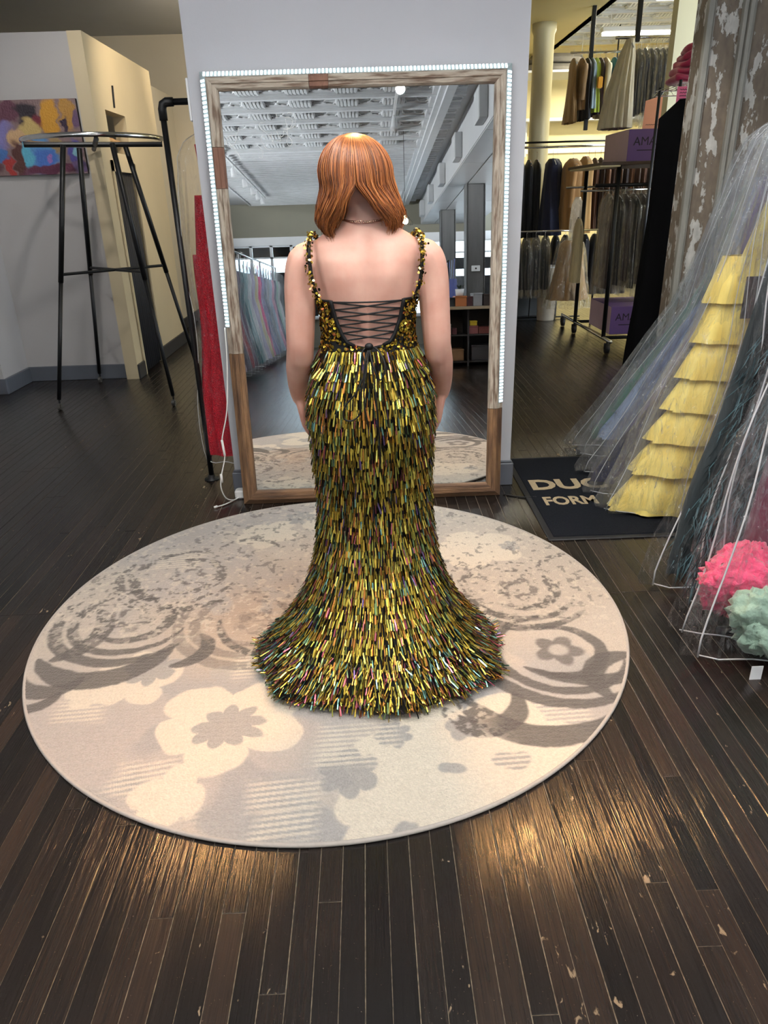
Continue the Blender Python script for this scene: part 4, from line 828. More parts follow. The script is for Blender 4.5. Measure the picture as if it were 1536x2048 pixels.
def linear_fill_lamp(label, x, y, z, L, pd, pu):  # unseen lamps added as soft fill for ceiling and person
    t = thing('added_linear_lamp', label, 'lamp', (x, y, H))
    MB().bbox((x-.05, y-L/2, z), (x+.05, y+L/2, z+.05), .008).build('housing', M_white, t)
    for k in (-1, 1): MB().cyl((x, y+k*L*.4, z+.05), (x, y+k*L*.4, H), .003, 6).build('suspension_wire', M_chrome, t)
    MB().box((x-.04, y-L/2+.02, z-.004), (x+.04, y+L/2-.02, z)).build('diffuser', M_spot, t); MB().box((x-.04, y-L/2+.02, z+.05), (x+.04, y+L/2-.02, z+.054)).build('diffuser', M_spot, t)
    area_light('fill_down', (x, y, z-.02), (x, y, 0), pd, .09, (1, .97, .94), L); area_light('fill_up', (x, y, z+.07), (x, y, 9), pu, .09, (1, .97, .94), L)
for i_, (x, y) in enumerate(((-1.3, 1.2), (.0, 1.5), (.9, 1.2))): linear_fill_lamp(('added slim white fill lamp above the aisle by the left wall', 'added slim white fill lamp above the rug', 'added slim white fill lamp beside the ceiling duct')[i_], x, y, 3.15, 1.2, 14, 30)
def cove(label, x, y0, y1, z, power, aimx):  # added out of view to uplight the tin ceiling
    t = thing('added_cove_lamp', label, 'lamp', (x, (y0+y1)/2, z)); sx = 1 if aimx > x else -1
    MB().bbox((min(x, x-sx*.14), y0, z-.03), (max(x, x-sx*.14), y1, z), .004).build('ledge', M_white, t); MB().box((x-.01, y0, z), (x+.01, y1, z+.012)).build('lip', M_white, t)
    MB().box((x-sx*.09-.015, y0+.05, z), (x-sx*.09+.015, y1-.05, z+.012)).build('diffuser', M_spot, t)
    area_light('cove_fill_light', (x-sx*.07, (y0+y1)/2, z+.03), (aimx, (y0+y1)/2, 4.2), power, .06, (.96, .98, 1), y1-y0-.1, ylong=True)
cove('added white cove fill lamp on the left shop wall', -3.62, -9.5, -.5, 2.62, 520, -1.2)
cove('added white cove fill lamp on the right shop wall', 4.05, -9.5, -.5, 2.62, 360, 2.0)
# daylight entering through the shop windows
pw_ = area_light('window_portal', (0.3, FY0-.14, 1.7), (0.3, 0, 1.7), 1, 7.6, (1, 1, 1), 1.8); pw_.data.cycles.is_portal = True

# ================================================================== LEFT SIDE THINGS
# abstract painting: colour blobs brushed on a stretched canvas
pa = thing('abstract_painting', 'abstract canvas painting in blue, ochre and violet on the grey wall', 'painting', (-2.95, 7.06, 1.84))
PX0, PX1, PZ0, PZ1 = -3.34, -2.435, 1.84, 2.42; nu, nv = 180, 120
U, Vv = np.meshgrid(np.linspace(0, 1, nu), np.linspace(0, 1, nv), indexing='ij'); wu = U+.05*(fbm(U*2, Vv*2, 5, 101)-.5)*2; wv = Vv+.09*(fbm(U*2, Vv*2, 4, 111)-.5)*2
Pc = np.ones(U.shape+(3,))*L3((126, 104, 104))
for (cx, cy, rx, ry, c) in ((.10, .62, .25, .32, (124, 118, 172)), (.30, .85, .2, .14, (96, 58, 72)), (.52, .78, .10, .22, (44, 36, 44)), (.62, .7, .06, .1, (110, 40, 52)), (.52, .60, .13, .13, (190, 164, 104)), (.40, .48, .1, .14, (196, 160, 120)), (.73, .72, .08, .3, (196, 142, 48)), (.90, .80, .08, .26, (170, 126, 58)), (.865, .66, .03, .14, (46, 30, 52)), (.98, .70, .04, .12, (96, 70, 100)), (.56, .24, .2, .26, (84, 140, 190)), (.62, .22, .12, .16, (70, 110, 186)), (.44, .24, .07, .2, (92, 170, 196)), (.76, .40, .05, .14, (150, 128, 90)), (.92, .26, .07, .2, (84, 78, 150)), (.94, .30, .04, .08, (130, 180, 196)), (.36, .2, .05, .26, (84, 50, 46)), (.26, .12, .05, .14, (160, 50, 46)), (.22, .3, .06, .12, (70, 110, 170)), (.1, .2, .1, .2, (92, 60, 66)), (.7, .05, .35, .07, (92, 40, 64)), (.93, .08, .08, .1, (100, 80, 118)), (.66, .2, .03, .05, (150, 110, 180))):
    Pc = mixc(Pc, L3(c), sst(1.15, .75, np.hypot((wu-cx)/rx, (wv-cy)/ry)))
Pc *= (.88+.24*fbm(U*30, Vv*6, 6, 131))[..., None]
pv = np.stack([PX0+U*(PX1-PX0), np.full(U.shape, 7.028), PZ0+Vv*(PZ1-PZ0)], -1).reshape(-1, 3); ii = np.arange(nu*nv).reshape(nu, nv)
pf = np.stack([ii[:-1, :-1], ii[1:, :-1], ii[1:, 1:], ii[:-1, 1:]], -1).reshape(-1, 4)
po = MB().add(pv, pf.tolist()).build('painted_canvas', pm('oil_paint', (1, 1, 1), .4, attr='col', bump=.5, bscale=60), pa)
po.data.attributes.new('col', 'FLOAT_COLOR', 'POINT').data.foreach_set('color', np.concatenate([Pc.reshape(-1, 3), np.ones((nu*nv, 1))], 1).astype(np.float32).ravel())
MB().box((PX0, 7.03, PZ0), (PX1, 7.068, PZ1)).build('stretcher', pm('canvas_edge', srgb(60, 54, 56), .8), pa)
# bamboo-look pole and wall bracket in the niche
bp_ = thing('wooden_pole', 'turned pale wooden pole lying in the wall niche', 'pole', (-2.5, 7.6, 2.12))
MB().tube([(-2.36, 7.32+.55*t, 2.14-.02*t) for t in np.linspace(0, 1, 12)], [.022+.006*abs(math.sin(9*t)) for t in np.linspace(0, 1, 12)], 10).build('shaft', pm('pale_wood', srgb(190, 150, 104), .6, var=.3, vscale=20), bp_, True)
tag(MB().cyl((-2.272, 7.56, 2.40), (-2.272, 7.60, 2.58), .009, 8).build('dark_rod', M_blackmetal), 'thin dark rod fixed on cream wall above the niche', 'rod')
# round clothing rack
rk = thing('round_clothing_rack', 'empty round clothing rack with chrome ring top and black legs on casters', 'clothing rack', (-2.15, 6.42, 0))
RC = (-2.13, 6.42); RZ = 2.05
MB().tube([(RC[0]+.53*math.cos(t), RC[1]+.53*math.sin(t), RZ) for t in np.linspace(0, 2*PI, 60, endpoint=False)], .018, 10, closed=True).build('ring', M_chrome, rk, True)
for a in (.35, .35+PI/2):
    MB().tube([(RC[0]+.52*math.cos(a), RC[1]+.52*math.sin(a), RZ-.03), (RC[0]-.52*math.cos(a), RC[1]-.52*math.sin(a), RZ-.03)], .019, 8).build('cross_bar', M_blackmetal, rk)
for sx in (-1, 1):
    for sy in (-1, 1):
        top = Vector((RC[0]+sx*.19, RC[1]+sy*.17, RZ-.04)); bot = Vector((-2.15+sx*.48, 6.42+sy*.50, .085)); mid = top.lerp(bot, .52)
        lg = MB().tube([top, mid], .0205, 10).tube([mid-(bot-top)*.02, bot], .0165, 10).build('leg', M_blackmetal, rk, True)
        MB().cyl(bot+Vector((0, 0, .004)), bot-Vector((0, 0, .03)), .008, 8).build('caster_stem', M_blackmetal, lg)
        MB().tube([(bot.x-.012, bot.y-.015, .028), (bot.x+.012, bot.y-.015, .028)], .027, 14).tube([(bot.x-.018, bot.y-.015, .03), (bot.x+.018, bot.y-.015, .03)], .014, 10).build('caster_wheel', pm('grey_caster', srgb(70, 68, 66), .4, var=.2), lg)
def lp(sx, sy, z):
    top = Vector((RC[0]+sx*.19, RC[1]+sy*.17, RZ-.04)); bot = Vector((-2.15+sx*.48, 6.42+sy*.50, .085)); return top.lerp(bot, (top.z-z)/(top.z-bot.z))
for s in (-1, 1): MB().tube([lp(-1, -s, 1.07), lp(1, s, 1.07)], .012, 8).build('brace', M_blackmetal, rk)
# pipe garment rail
pr = thing('pipe_garment_rail', 'black iron pipe garment rail with elbow and floor flange beside mirror wall', 'clothing rail', (-.99, 4.12, 0))
MB().tube(smooth_path([(-1.0, 4.12, .01), (-1.0, 4.12, 1.97)], 2), .0155, 12).build('upright_pipe', M_blackmetal, pr, True)
MB().tube([(-1.0, 4.12, 1.95), (-1.0, 4.12, 2.0), (-.994, 4.12, 2.022), (-.975, 4.12, 2.032), (-.94, 4.12, 2.032)], [.021, .022, .022, .022, .021], 12).build('elbow', M_blackmetal, pr, True)
MB().cyl((-.96, 4.12, 2.032), (.2, 4.12, 2.032), .0155, 12).build('cross_pipe', M_blackmetal, pr, True)
MB().lathe([(.045, 0), (.045, .006), (.022, .01), (.02, .03)], 20, (-1.0, 4.12, 0)).build('floor_flange', M_blackmetal, pr, True)
tag(MB().bbox((-.815, 3.87, 1.92), (-.80, 3.965, 2.10), .004).build('wall_plate', M_white), 'white plastic plate on the partition edge by the black pipe', 'wall plate')

# ================================================================== GARMENT BUILDERS
def ring_pts(cx, cy, z, hw, hd, n, folds, amp, ph, ex=1., rz=0.):
    R = []
    for k in range(n):
        a = 2*PI*k/n; w = 1+amp*math.sin(folds*a+ph)+amp*.5*math.sin((folds*1.7)//1*a+ph*2)
        x = hw*w*math.copysign(abs(math.cos(a))**ex, math.cos(a)); y = hd*w*math.copysign(abs(math.sin(a))**ex, math.sin(a))
        R.append((cx+x*math.cos(rz)-y*math.sin(rz), cy+x*math.sin(rz)+y*math.cos(rz), z))
    return R
def cloth(prof, n=40, folds=9, amp=.06, ph=0., rows=24, cap=False, rz=0., wander=.0):
    """prof rows: (z, cx, cy, half width, half depth, fold amount)"""
    b = MB(); z0, z1 = prof[0][0], prof[-1][0]; R = []
    for i in range(rows+1):
        z = lerp(z0, z1, i/rows); cx, cy, hw, hd, fa = interp(z, prof); R.append(ring_pts(cx+wander*math.sin(7*z+ph), cy, z, hw, hd, n, folds, amp*fa, ph+2.0*z, 1., rz))
    return b.loft(R, cap=cap)
def fabric(name, rgb, rough=.7, sparkle=False, var=.25):
    if sparkle: return pm(name, srgb(*rgb), .32, metal=.35, var=.7, vscale=160, bump=.9, bscale=170, coords='World')
    return pm(name, srgb(*rgb), rough, var=var, vscale=7, stretch=(3, 3, .6), bump=.25, bscale=40, sheen=.25, coords='World')
def hanger(b, cx, cy, z, w=.2, rz=0.):
    c, s = math.cos(rz), math.sin(rz); f = lambda x: (cx+x*c, cy+x*s)
    b.tube([f(-w)+(z-.10,), f(-w*.5)+(z-.055,), f(0)+(z-.03,), f(w*.5)+(z-.055,), f(w)+(z-.10,)], [.006, .009, .010, .009, .006], 6)
    b.tube([f(0)+(z-.03,), f(0)+(z+.02,), f(.014)+(z+.045,), f(.0)+(z+.062,), f(-.016)+(z+.05,)], .0022, 5); return b
M_hang = pm('clear_hanger', srgb(205, 205, 205), .25, var=.1); M_hangw = pm('wood_hanger', srgb(170, 130, 86), .5, var=.3)

# ================================================================== BAGGED GOWNS ON THE RIGHT-HAND RACK
def rail_x(y): return 1.62+.373*(y-2.42)
def hem_x(y): return lerp(1.68, 1.90, (y-2.06)/2.44)
TOPY = lambda y: lerp(2.42, 3.92, (y-2.06)/(4.50-2.06))     # hangers bunch together, skirts fan out at the hem
grk = thing('garment_rack', 'long black garment rack holding the bagged gowns by the peeling pillar', 'clothing rack', (1.82, 3.2, 0))
MB().cyl((rail_x(2.2), 2.2, 2.02), (rail_x(4.2), 4.2, 2.02), .016, 12).build('rail', M_blackmetal, grk, True)
for y in (2.2, 4.2):
    MB().cyl((rail_x(y), y, .05), (rail_x(y), y, 2.02), .016, 12).build('upright', M_blackmetal, grk, True)
    MB().cyl((rail_x(y)-.28, y, .05), (rail_x(y)+.28, y, .05), .016, 12).build('foot_bar', M_blackmetal, grk, True)
M_bag = plastic('clear_garment_bag'); M_bagc = plastic('clear_garment_bag_thin', base=.012, streak=.20, milky=.35, fres=.11); M_pip = pm('white_bag_piping', srgb(190, 192, 196), .4, var=.05)
def bag(label, y, hwb, zb, hwm=.34, hdb=.10, cx=None, zt=1.90, tint=None, pip=True, mat=None, group=None, name='garment_bag', lean=0., x=None, hws=.24):
    if x is None: yt = TOPY(y); cx = rail_x(yt); dx = hem_x(y)-cx; lean = y-yt; y = yt
    else: cx = x; dx = 0.
    t = thing(name, label, 'garment bag', (cx, y, zb), group); ph = y*17.3
    prof = [(zt, cx, y, .05, .03, .2), (zt-.04, cx, y, .15, .045, .3), (zt-.12, cx+dx*.05, y, hws, .06, .5), (zt-.30, cx+dx*.14, y+lean*.12, hws+.02, .07, 1), (lerp(zt, zb, .5), cx+dx*.45, y+lean*.42, hwm*.86, min(.06, hdb), 1), (lerp(zt, zb, .78), cx+dx*.76, y+lean*.76, lerp(hwm, hwb, .52), hdb*.8, 1), (zb+.03, cx+dx, y+lean, hwb, hdb, 1), (zb, cx+dx, y+lean, hwb*.985, hdb*.7, 1)]
    near = x is None
    bm = cloth(prof, 96 if near else 56, 11, .075, ph, 64 if near else 34, wander=.014)
    if near:      # crumpled creases in the film
        A_ = np.array(bm.v); zz_ = A_[:, 2]; cxs = np.array([interp(z, prof)[0] for z in zz_]); cys = np.array([interp(z, prof)[1] for z in zz_]); an = np.arctan2((A_[:, 1]-cys)*3, A_[:, 0]-cxs)
        sd_ = int(abs(ph)*10) % 900; q1 = np.cos(an)*1.6+4; q2 = np.sin(an)*1.6+zz_*.9+4
        nz_ = vnoise(q1, q2, 4, sd_); rd = (1-np.abs(2*nz_-1))**4; nz2 = vnoise(q1, q2, 11, sd_+1); rd2 = (1-np.abs(2*nz2-1))**3
        dsp = (.016*rd+.007*rd2)*np.clip((zt-zz_)/.15, 0, 1)*np.clip((zz_-zb)/.08, 0, 1); A_[:, 0] += dsp*np.cos(an); A_[:, 1] -= dsp*.8; bm.v = [tuple(p) for p in A_]
    bm.build('film', mat or (M_bag if x is None else M_bagc), t, True)
    if pip:
        for s in (-1, 1):
            P = []
            for i in range(27):
                z = lerp(zt, zb, i/26); q = interp(z, prof); P.append((q[0]+s*q[2]*1.0+.014*math.sin(7*z+ph), q[1]-q[3]*.25, z))
            MB().tube(P, .0032 if (near and y < 2.85) else .0017, 6).build('piping', M_pip, t, True)
        q = interp(zb, prof); MB().tube([(q[0]-q[2]+2*q[2]*k/20, q[1]-q[3]*(1-((k-10)/10)**2)**.5, zb+.006*math.sin(k*1.3+ph)) for k in range(21)], .0026, 6).build('piping', M_pip, t, True)
    MB().tube([(cx, y, zt-.01), (cx, y, zt+.06), (cx+.015, y, zt+.10), (cx, y, zt+.118), (cx-.015, y, zt+.105)], .0025, 6).build('hanger_hook', M_chrome, t)
    return t
def gown_thing(label, y, rgb, hwb, zb, hww=.13, zt=1.62, sparkle=False, hdb=.10, folds=11, amp=.07, straps=True, rough=.7, group=None, cx=None, zw=1.22, lean=0., mid=.55, name='evening_gown'):
    dx = 0.
    if cx is None: yt = TOPY(y); cx = rail_x(yt); dx = hem_x(y)-cx; lean = y-yt; y = yt
    t = thing(name, label, 'gown', (cx, y, zb), group); mt = fabric('fabric_%d_%d_%d%s' % (rgb+('s' if sparkle else '',)), rgb, rough, sparkle)
    cloth([(zt-.02, cx+dx*.14, y+lean*.14, .15, .045, .1), (zt-.16, cx+dx*.2, y+lean*.2, .165, .05, .2), (zw, cx+dx*.33, y+lean*.33, hww, .05, .4)], 32, 6, .04, y*3, 10, cap=False).build('bodice', mt, t, True)
    cloth([(zw+.005, cx+dx*.33, y+lean*.33, hww+.004, .052, .3), (lerp(zw, zb, .25), cx+dx*.47, y+lean*.47, lerp(hww, hwb, .26), .06, .7), (lerp(zw, zb, mid), cx+dx*.7, y+lean*.7, lerp(hww, hwb, .50), hdb*.85, 1), (zb+.02, cx+dx, y+lean, hwb, hdb, 1.2), (zb, cx+dx, y+lean, hwb*.98, hdb*.95, 1.2)], 64, folds, amp, y*5, 22, wander=.01).build('skirt', mt, t, True)
    if straps:
        for s in (-1, 1): MB().tube([(cx+dx*.14+s*.09, y-.03+lean*.14, zt-.03), (cx+dx*.07+s*.10, y+lean*.07, zt+.10), (cx+s*.11, y, 1.84)], .008, 6).build('strap', mt, t, True)
    return t
RB = [  # label of gown, y, colour, hem half width, hem z, bag half width, bag bottom, sparkle
 ('mint green gown with shiny hem at the far end of the rack', 4.50, (96, 150, 120), .44, .06, .56, .015, False),
 ('pale blue iridescent gown beside the mint green one', 4.18, (150, 172, 204), .46, .16, .58, .06, False),
 ('violet floral gown with orange accents hanging next to the navy sequin gown', 3.92, (112, 96, 170), .42, .13, .60, .045, False),
 ('navy blue sequin gown behind the yellow tiered gown', 3.66, (44, 46, 84), .57, .08, .62, .02, True),
]
for lab, y, rgb, hw, zb, bw, bz_, spk in RB:
    gown_thing(lab, y, rgb, hw, zb, sparkle=spk, hdb=.09); bag('clear plastic garment bag around the '+lab.split(' gown')[0]+' gown', y, bw, bz_)
# yellow tiered gown: each ruffle is a piece
yg = thing('evening_gown', 'yellow chiffon gown with tiered ruffle skirt on the rack', 'gown', (1.83, 3.30, .03)); M_yel = pm('yellow_chiffon', srgb(246, 226, 132), .65, col2=srgb(234, 206, 104), vscale=7, stretch=(3, 3, .6), bump=.2, bscale=40, sheen=.3, coords='World', sss=.0)
ycx = 1.84; YY = lambda z: lerp(3.42, 3.25, z/1.9)
cloth([(1.52, ycx, YY(1.52), .10, .04, .2), (1.40, ycx, YY(1.4), .13, .06, .3), (1.24, ycx, YY(1.24), .17, .07, .5)], 32, 6, .05, 1., 10).build('bodice', M_yel, yg, True)
for s in (-1, 1): MB().tube([(ycx+s*.085, YY(1.5)-.01, 1.50), (ycx+s*.09, YY(1.66), 1.66), (ycx+s*.10, YY(1.84), 1.84)], .016, 8).build('strap', M_yel, yg, True)
ZT = [1.26, 1.08, .90, .73, .57, .41, .24, .03]; HT = [.29, .305, .325, .36, .40, .46, .52, .60]
for k in range(7):
    za, zb_ = ZT[k]+.02, ZT[k+1]; ha = HT[k]*.86; hb = HT[k+1]
    cloth([(za, ycx, YY(za), ha, .07+.010*k, .4), (lerp(za, zb_, .6), ycx, YY(za)-.005, lerp(ha, hb, .7), .09+.012*k, .9), (zb_, ycx, YY(zb_)-.01, hb, .10+.014*k, 1.3)], 72, 13, .035, k*1.3, 8).build('ruffle', M_yel, yg, True)
MB().bbox((1.66, 3.20, 1.02), (1.75, 3.203, 1.20), .001).build('hang_tag', pm('dark_card', srgb(52, 50, 56), .6), yg)['label'] = 'dark grey hang tag'
bag('clear plastic garment bag around the yellow tiered gown', 3.40, .60, .03, hwm=.42, hdb=.20)
NB = [
 ('tan beige gown hanging between yellow tiered and magenta gowns', 3.14, (190, 160, 120), .24, .10, .285, .06, False, .08),
 ('bright magenta satin gown with narrow skirt', 2.98, (196, 30, 84), .255, .08, .29, .05, False, .07),
 ('blush pink gown squeezed beside the magenta gown', 2.84, (214, 150, 166), .255, .10, .30, .06, False, .07),
 ('dark teal feathered gown beside the blush pink gown', 2.62, (24, 36, 40), .50, .08, .56, .02, False, .10),
 ('black sequin gown next to the dark teal feathered gown', 2.44, (30, 32, 36), .42, .12, .46, .03, True, .07),
 ('dark maroon satin gown between black sequin and hot pink gowns', 2.33, (110, 20, 56), .36, .12, .42, .08, False, .06),
]
for lab, y, rgb, hw, zb, bw, bz_, spk, hd in NB:
    gg = gown_thing(lab, y, rgb, hw, zb, sparkle=spk, hdb=hd, hww=.24 if 'feather' in lab else .13, zw=1.34 if 'feather' in lab else 1.22); bag('clear plastic garment bag around the '+lab.split(' gown')[0]+' gown', y, bw, bz_, hdb=hd+.02, hwm=min(.34, bw*1.0), mat=M_bagc)
    if 'feather' in lab:
        ft = MB(); rgf = random.Random(5)
        for k in range(2600):
            z = rgf.uniform(.12, 1.1); s = rgf.uniform(-1, 1); hwz = lerp(.24, .51, (1.2-z)/1.1); x = lerp(hem_x(y), rail_x(TOPY(y)), z/1.85)+s*hwz; yy = lerp(y, TOPY(y), z/1.85)-.09*math.sqrt(1-s*s)-.01; d = Vector((s*.5+rgf.gauss(0, .35), rgf.gauss(-.15, .2), -1)).normalized(); p = Vector((x, yy, z)); L_ = rgf.uniform(.05, .11); w = Vector((.0022, 0, 0))
            ft.add([p-w, p+w, p+d*L_*.6+w+Vector((0, -.006, 0)), p+d*L_*.6-w+Vector((0, -.006, 0)), p+d*L_+Vector((0, 0, -.004))], [(0, 1, 2, 3), (3, 2, 4)], rgf.choice([srgb(40, 60, 66), srgb(66, 92, 98), srgb(26, 36, 40), srgb(90, 120, 128)]))
        x = ft.build('feathers', pm('teal_feather', (1, 1, 1), .45, attr='col'), gg); x['kind'] = 'stuff'
# ruffled hot pink and sage gowns nearest the aisle
def puff(t, mt, cx, cy, hw, hd, z0, z1, nb, seed):
    rp_ = random.Random(seed)
    for k in range(nb):
        a = 2*PI*k/nb+rp_.random()*.3; z = rp_.uniform(z0, z1); c = (cx+hw*.82*math.cos(a), cy+hd*math.sin(a)*.8, z); r0 = rp_.uniform(.075, .105); b = MB(); R = []
        for i in range(25):
            th = PI*(i+.1)/24.2; row = []
            for f in np.linspace(0, 2*PI, 48, endpoint=False):
                d = Vector((math.sin(th)*math.cos(f), math.sin(th)*math.sin(f), math.cos(th))); n_ = float(vnoise(np.array([d.x*2+d.z*1.3+k*3+9.]), np.array([d.y*2+d.z+9.]), 2.2, seed*31+k)[0]); n2_ = float(vnoise(np.array([d.x*3-d.z+k+9.]), np.array([d.y*3+d.z*2+9.]), 5., seed*17+k)[0])
                q = 1+.34*((1-abs(2*n_-1))**2-.3)+.16*((1-abs(2*n2_-1))**2-.3); row.append((c[0]+r0*1.1*d.x*q, c[1]+r0*.75*d.y*q, c[2]+r0*.85*d.z*q))
            R.append(row)
        b.loft(R, cap=True).build('ruffle', mt, t, True)
hp = gown_thing('hot pink tulle gown with bunched ruffle hem near the aisle', 2.22, (200, 36, 84), .20, .14, hdb=.06, straps=False, zt=1.3, zw=1.0); M_hp = pm('hot_pink_tulle', srgb(244, 76, 124), .6, var=.3, vscale=40, bump=.9, bscale=60, sheen=.4, coords='World')
puff(hp, M_hp, hem_x(2.22), 2.22, .50, .10, .16, .30, 14, 4); bag('clear plastic garment bag around the hot pink ruffled gown', 2.22, .58, .05, hdb=.13, mat=M_bagc)
sg = gown_thing('sage green tulle gown with puffed hem nearest the aisle end', 2.06, (132, 160, 142), .20, .12, hdb=.05, straps=False, zt=1.3, zw=1.0); M_sg = pm('sage_tulle', srgb(140, 168, 150), .6, var=.25, vscale=40, bump=.6, bscale=60, sheen=.4, coords='World')
puff(sg, M_sg, hem_x(2.06), 2.05, .46, .07, .14, .24, 12, 8); bg_ = bag('clear plastic garment bag around the sage green gown with paper tag', 2.06, .56, .05, hdb=.10, mat=M_bagc)
MB().box((1.27, 1.97, .0), (1.31, 1.972, .055)).build('paper_tag', M_white, bg_)
# red gown on the pipe rail
gown_thing('red sparkling gown hanging behind the mirror wall on black pipe', 4.13, (226, 24, 50), .24, .16, hww=.18, zt=1.62, sparkle=True, cx=-.745, hdb=.07, mid=.5, zw=1.30)
bag('clear plastic garment bag around the red sparkling gown', 4.13, .27, .12, hwm=.27, x=-.745, pip=True, hws=.22, zt=1.92, hdb=.09)

# ================================================================== STOCK ROOM BEHIND
def garment(label, x, y, zt, zb, hx, hy, rgb, kind='coat', folds=9, amp=.10, group=None, cover=False, rough=.75, hm=None, name='hanging_garment', flare=1.0, cat='garment', sparkle=False):
    """one garment on a hanger; the rail runs along X so the hanger lies along Y"""
    t = thing(name, label, cat, (x, y, zb), group); mt = fabric('fabric_%d_%d_%d%s' % (tuple(rgb)+('s' if sparkle else '',)), rgb, rough, sparkle) if rough < .9 else pm('matte_black_cloth', srgb(9, 9, 11), .95, var=.3, spec=.1); ph = x*31+y*7
    L_ = zt-zb
    if kind == 'pleat': prof = [(zt, x, y, hx*.35, .05, .1), (zt-.05, x, y, hx*.6, hy*.7, .3), (zt-.30*L_, x, y, hx*.7, hy*.62, .5), (zb, x, y, hx*flare, hy, 1.6)]
    else: prof = [(zt, x, y, hx*.35, .05, .1), (zt-.05, x, y, hx*.7, hy*.75, .3), (zt-.12, x, y, hx*.9, hy*.95, .5), (lerp(zt, zb, .5), x, y, hx*.9, hy*.9, 1), (zb, x, y, hx*flare, hy, 1.2)]
    cloth(prof, 36, folds, amp, ph, 16, cap=False).build('body', mt, t, True)
    b = MB(); hanger(b, x, y, zt+.03, min(hy*.8, .2), PI/2); b.build('hanger', hm or M_hang, t)
    if kind == 'coat':
        for s in (-1, 1): MB().tube(smooth_path([(x, y+s*hy*.85, zt-.08), (x-hx*.3, y+s*hy*1.02, zt-.22), (x-hx*.4, y+s*hy*.98, max(zb+.1, zt-.55))], 4), [.03, .035, .036, .036, .036, .034, .032, .032, .03], 8).build('sleeve', mt, t, True)
    if cover:
        c2 = [(z+(.03 if i == 0 else 0)-(.10 if i == len(prof)-1 else 0), a, b_, w*1.12+.012, d*1.08+.01, f*1.3) for i, (z, a, b_, w, d, f) in enumerate(prof)]
        cloth(c2, 36, folds+2, amp*1.3, ph+1, 14).build('plastic_cover', M_bag2, t, True)
    return t
M_bag2 = plastic('cleaner_film', (1., .96, .86), .05, .6, .3, 14.)
def ceiling_rail(label, x0, x1, y, z, zc, posts):
    t = thing('ceiling_hung_rail', label, 'clothing rail', ((x0+x1)/2, y, zc)); MB().cyl((x0, y, z), (x1, y, z), .013, 10).build('rail', M_chrome, t, True)
    for px_, zb in posts: MB().bbox((px_-.022, y-.022, zb), (px_+.022, y+.022, zc), .004).build('post', M_blackmetal, t)
ceiling_rail('upper chrome clothes rail hung from stock room ceiling, holding bright garments', 2.46, 4.2, 9.6, 3.05, 3.9, ((2.70, 2.25), (3.9, 2.3)))
UP = [(2.50, (176, 144, 100), 'tan pleated dress', 'pleat', 2.33), (2.60, (160, 128, 88), 'khaki tan coat', 'coat', 2.45), (2.66, (40, 38, 40), 'black lace dress', 'plain', 2.36), (2.715, (168, 188, 200), 'pale blue grey dress', 'plain', 2.46), (2.765, (206, 226, 90), 'lime yellow dress', 'plain', 2.42), (2.81, (84, 60, 84), 'dark plum dress', 'plain', 2.4), (2.875, (220, 206, 168), 'cream coat', 'coat', 2.38), (2.975, (22, 112, 128), 'teal satin dress', 'plain', 2.30), (3.05, (40, 40, 46), 'charcoal dress', 'plain', 2.32), (3.12, (150, 140, 140), 'mauve grey dress', 'plain', 2.36)]
for x, rgb, nm, kd, zb in UP: garment(nm+' hanging on the upper ceiling rail', x, 9.6, 2.99, zb, .047 if kd != 'coat' else .055, .20, rgb, kd, hm=M_pip, group='garments on the upper ceiling rail', flare=1.25)
tag(MB().bbox((2.735, 9.36, 2.66), (2.795, 9.40, 2.78), .01).build('orange_top', fabric('orange_knit', (240, 168, 36))), 'orange knit top draped over the lime yellow dress', 'garment')
ceiling_rail('second ceiling rail in front holding cream tulle and dark covered garments', 2.6, 3.6, 8.4, 2.98, 3.9, ((2.82, 2.94), (3.5, 2.9)))
tl = thing('tulle_gown', 'wide cream tulle gown hanging from the second ceiling rail', 'gown', (2.68, 8.3, 2.16)); cloth([(2.95, 2.72, 8.3, .04, .05, .3), (2.80, 2.70, 8.3, .08, .10, .6), (2.5, 2.66, 8.3, .12, .16, 1), (2.16, 2.64, 8.3, .155, .2, 1.3)], 60, 14, .10, 1., 16).build('skirt', pm('cream_tulle', srgb(214, 204, 178), .8, var=.3, vscale=9, stretch=(3, 3, .5), sheen=.4, coords='World'), tl, True)
hanger(MB(), 2.72, 8.3, 2.96, .12, PI/2).build('hanger', M_pip, tl)
for k in range(8): garment(('slate grey', 'pale slate', 'near black')[k % 3]+' gown in clear cleaner film on the second ceiling rail', 2.84+.062*k, 8.4, 2.88, 2.28+.03*(k % 3), .038, .18, ((58, 62, 74), (70, 74, 86), (44, 46, 54))[k % 3], 'plain', cover=True, group=('slate', 'pale slate', 'near black')[k % 3]+' film covered gowns on the second rail')
# lower double rail
lr = thing('clothing_rail', 'lower wall rail crowded with navy, tan and brown garments', 'clothing rail', (2.5, 9.9, 0))
MB().cyl((1.7, 9.9, 2.10), (3.9, 9.9, 2.10), .014, 10).build('rail', M_chrome, lr, True); MB().cyl((1.9, 10.0, 2.16), (3.9, 10.0, 2.16), .012, 10).build('rail', M_blackmetal, lr, True)
for x in (1.72, 3.88): MB().cyl((x, 9.9, 0), (x, 9.9, 2.10), .014, 10).build('upright', M_blackmetal, lr, True)
for k in range(5): garment('black dress on a pale hanger left of the navy gown', 1.80+.10*k, 9.9, 1.96, 1.05, .05, .2, (24, 24, 30), 'plain', group='black dresses on the lower rail', hm=M_hangw, cover=False)
garment('long navy blue gown with flared skirt on the lower rail', 2.36, 9.72, 1.96, 1.08, .14, .22, (24, 30, 62), 'pleat', flare=1.0)
garment('dark navy dress tucked behind the long navy blue gown', 2.45, 9.86, 1.96, 1.15, .06, .2, (18, 22, 42), 'plain')
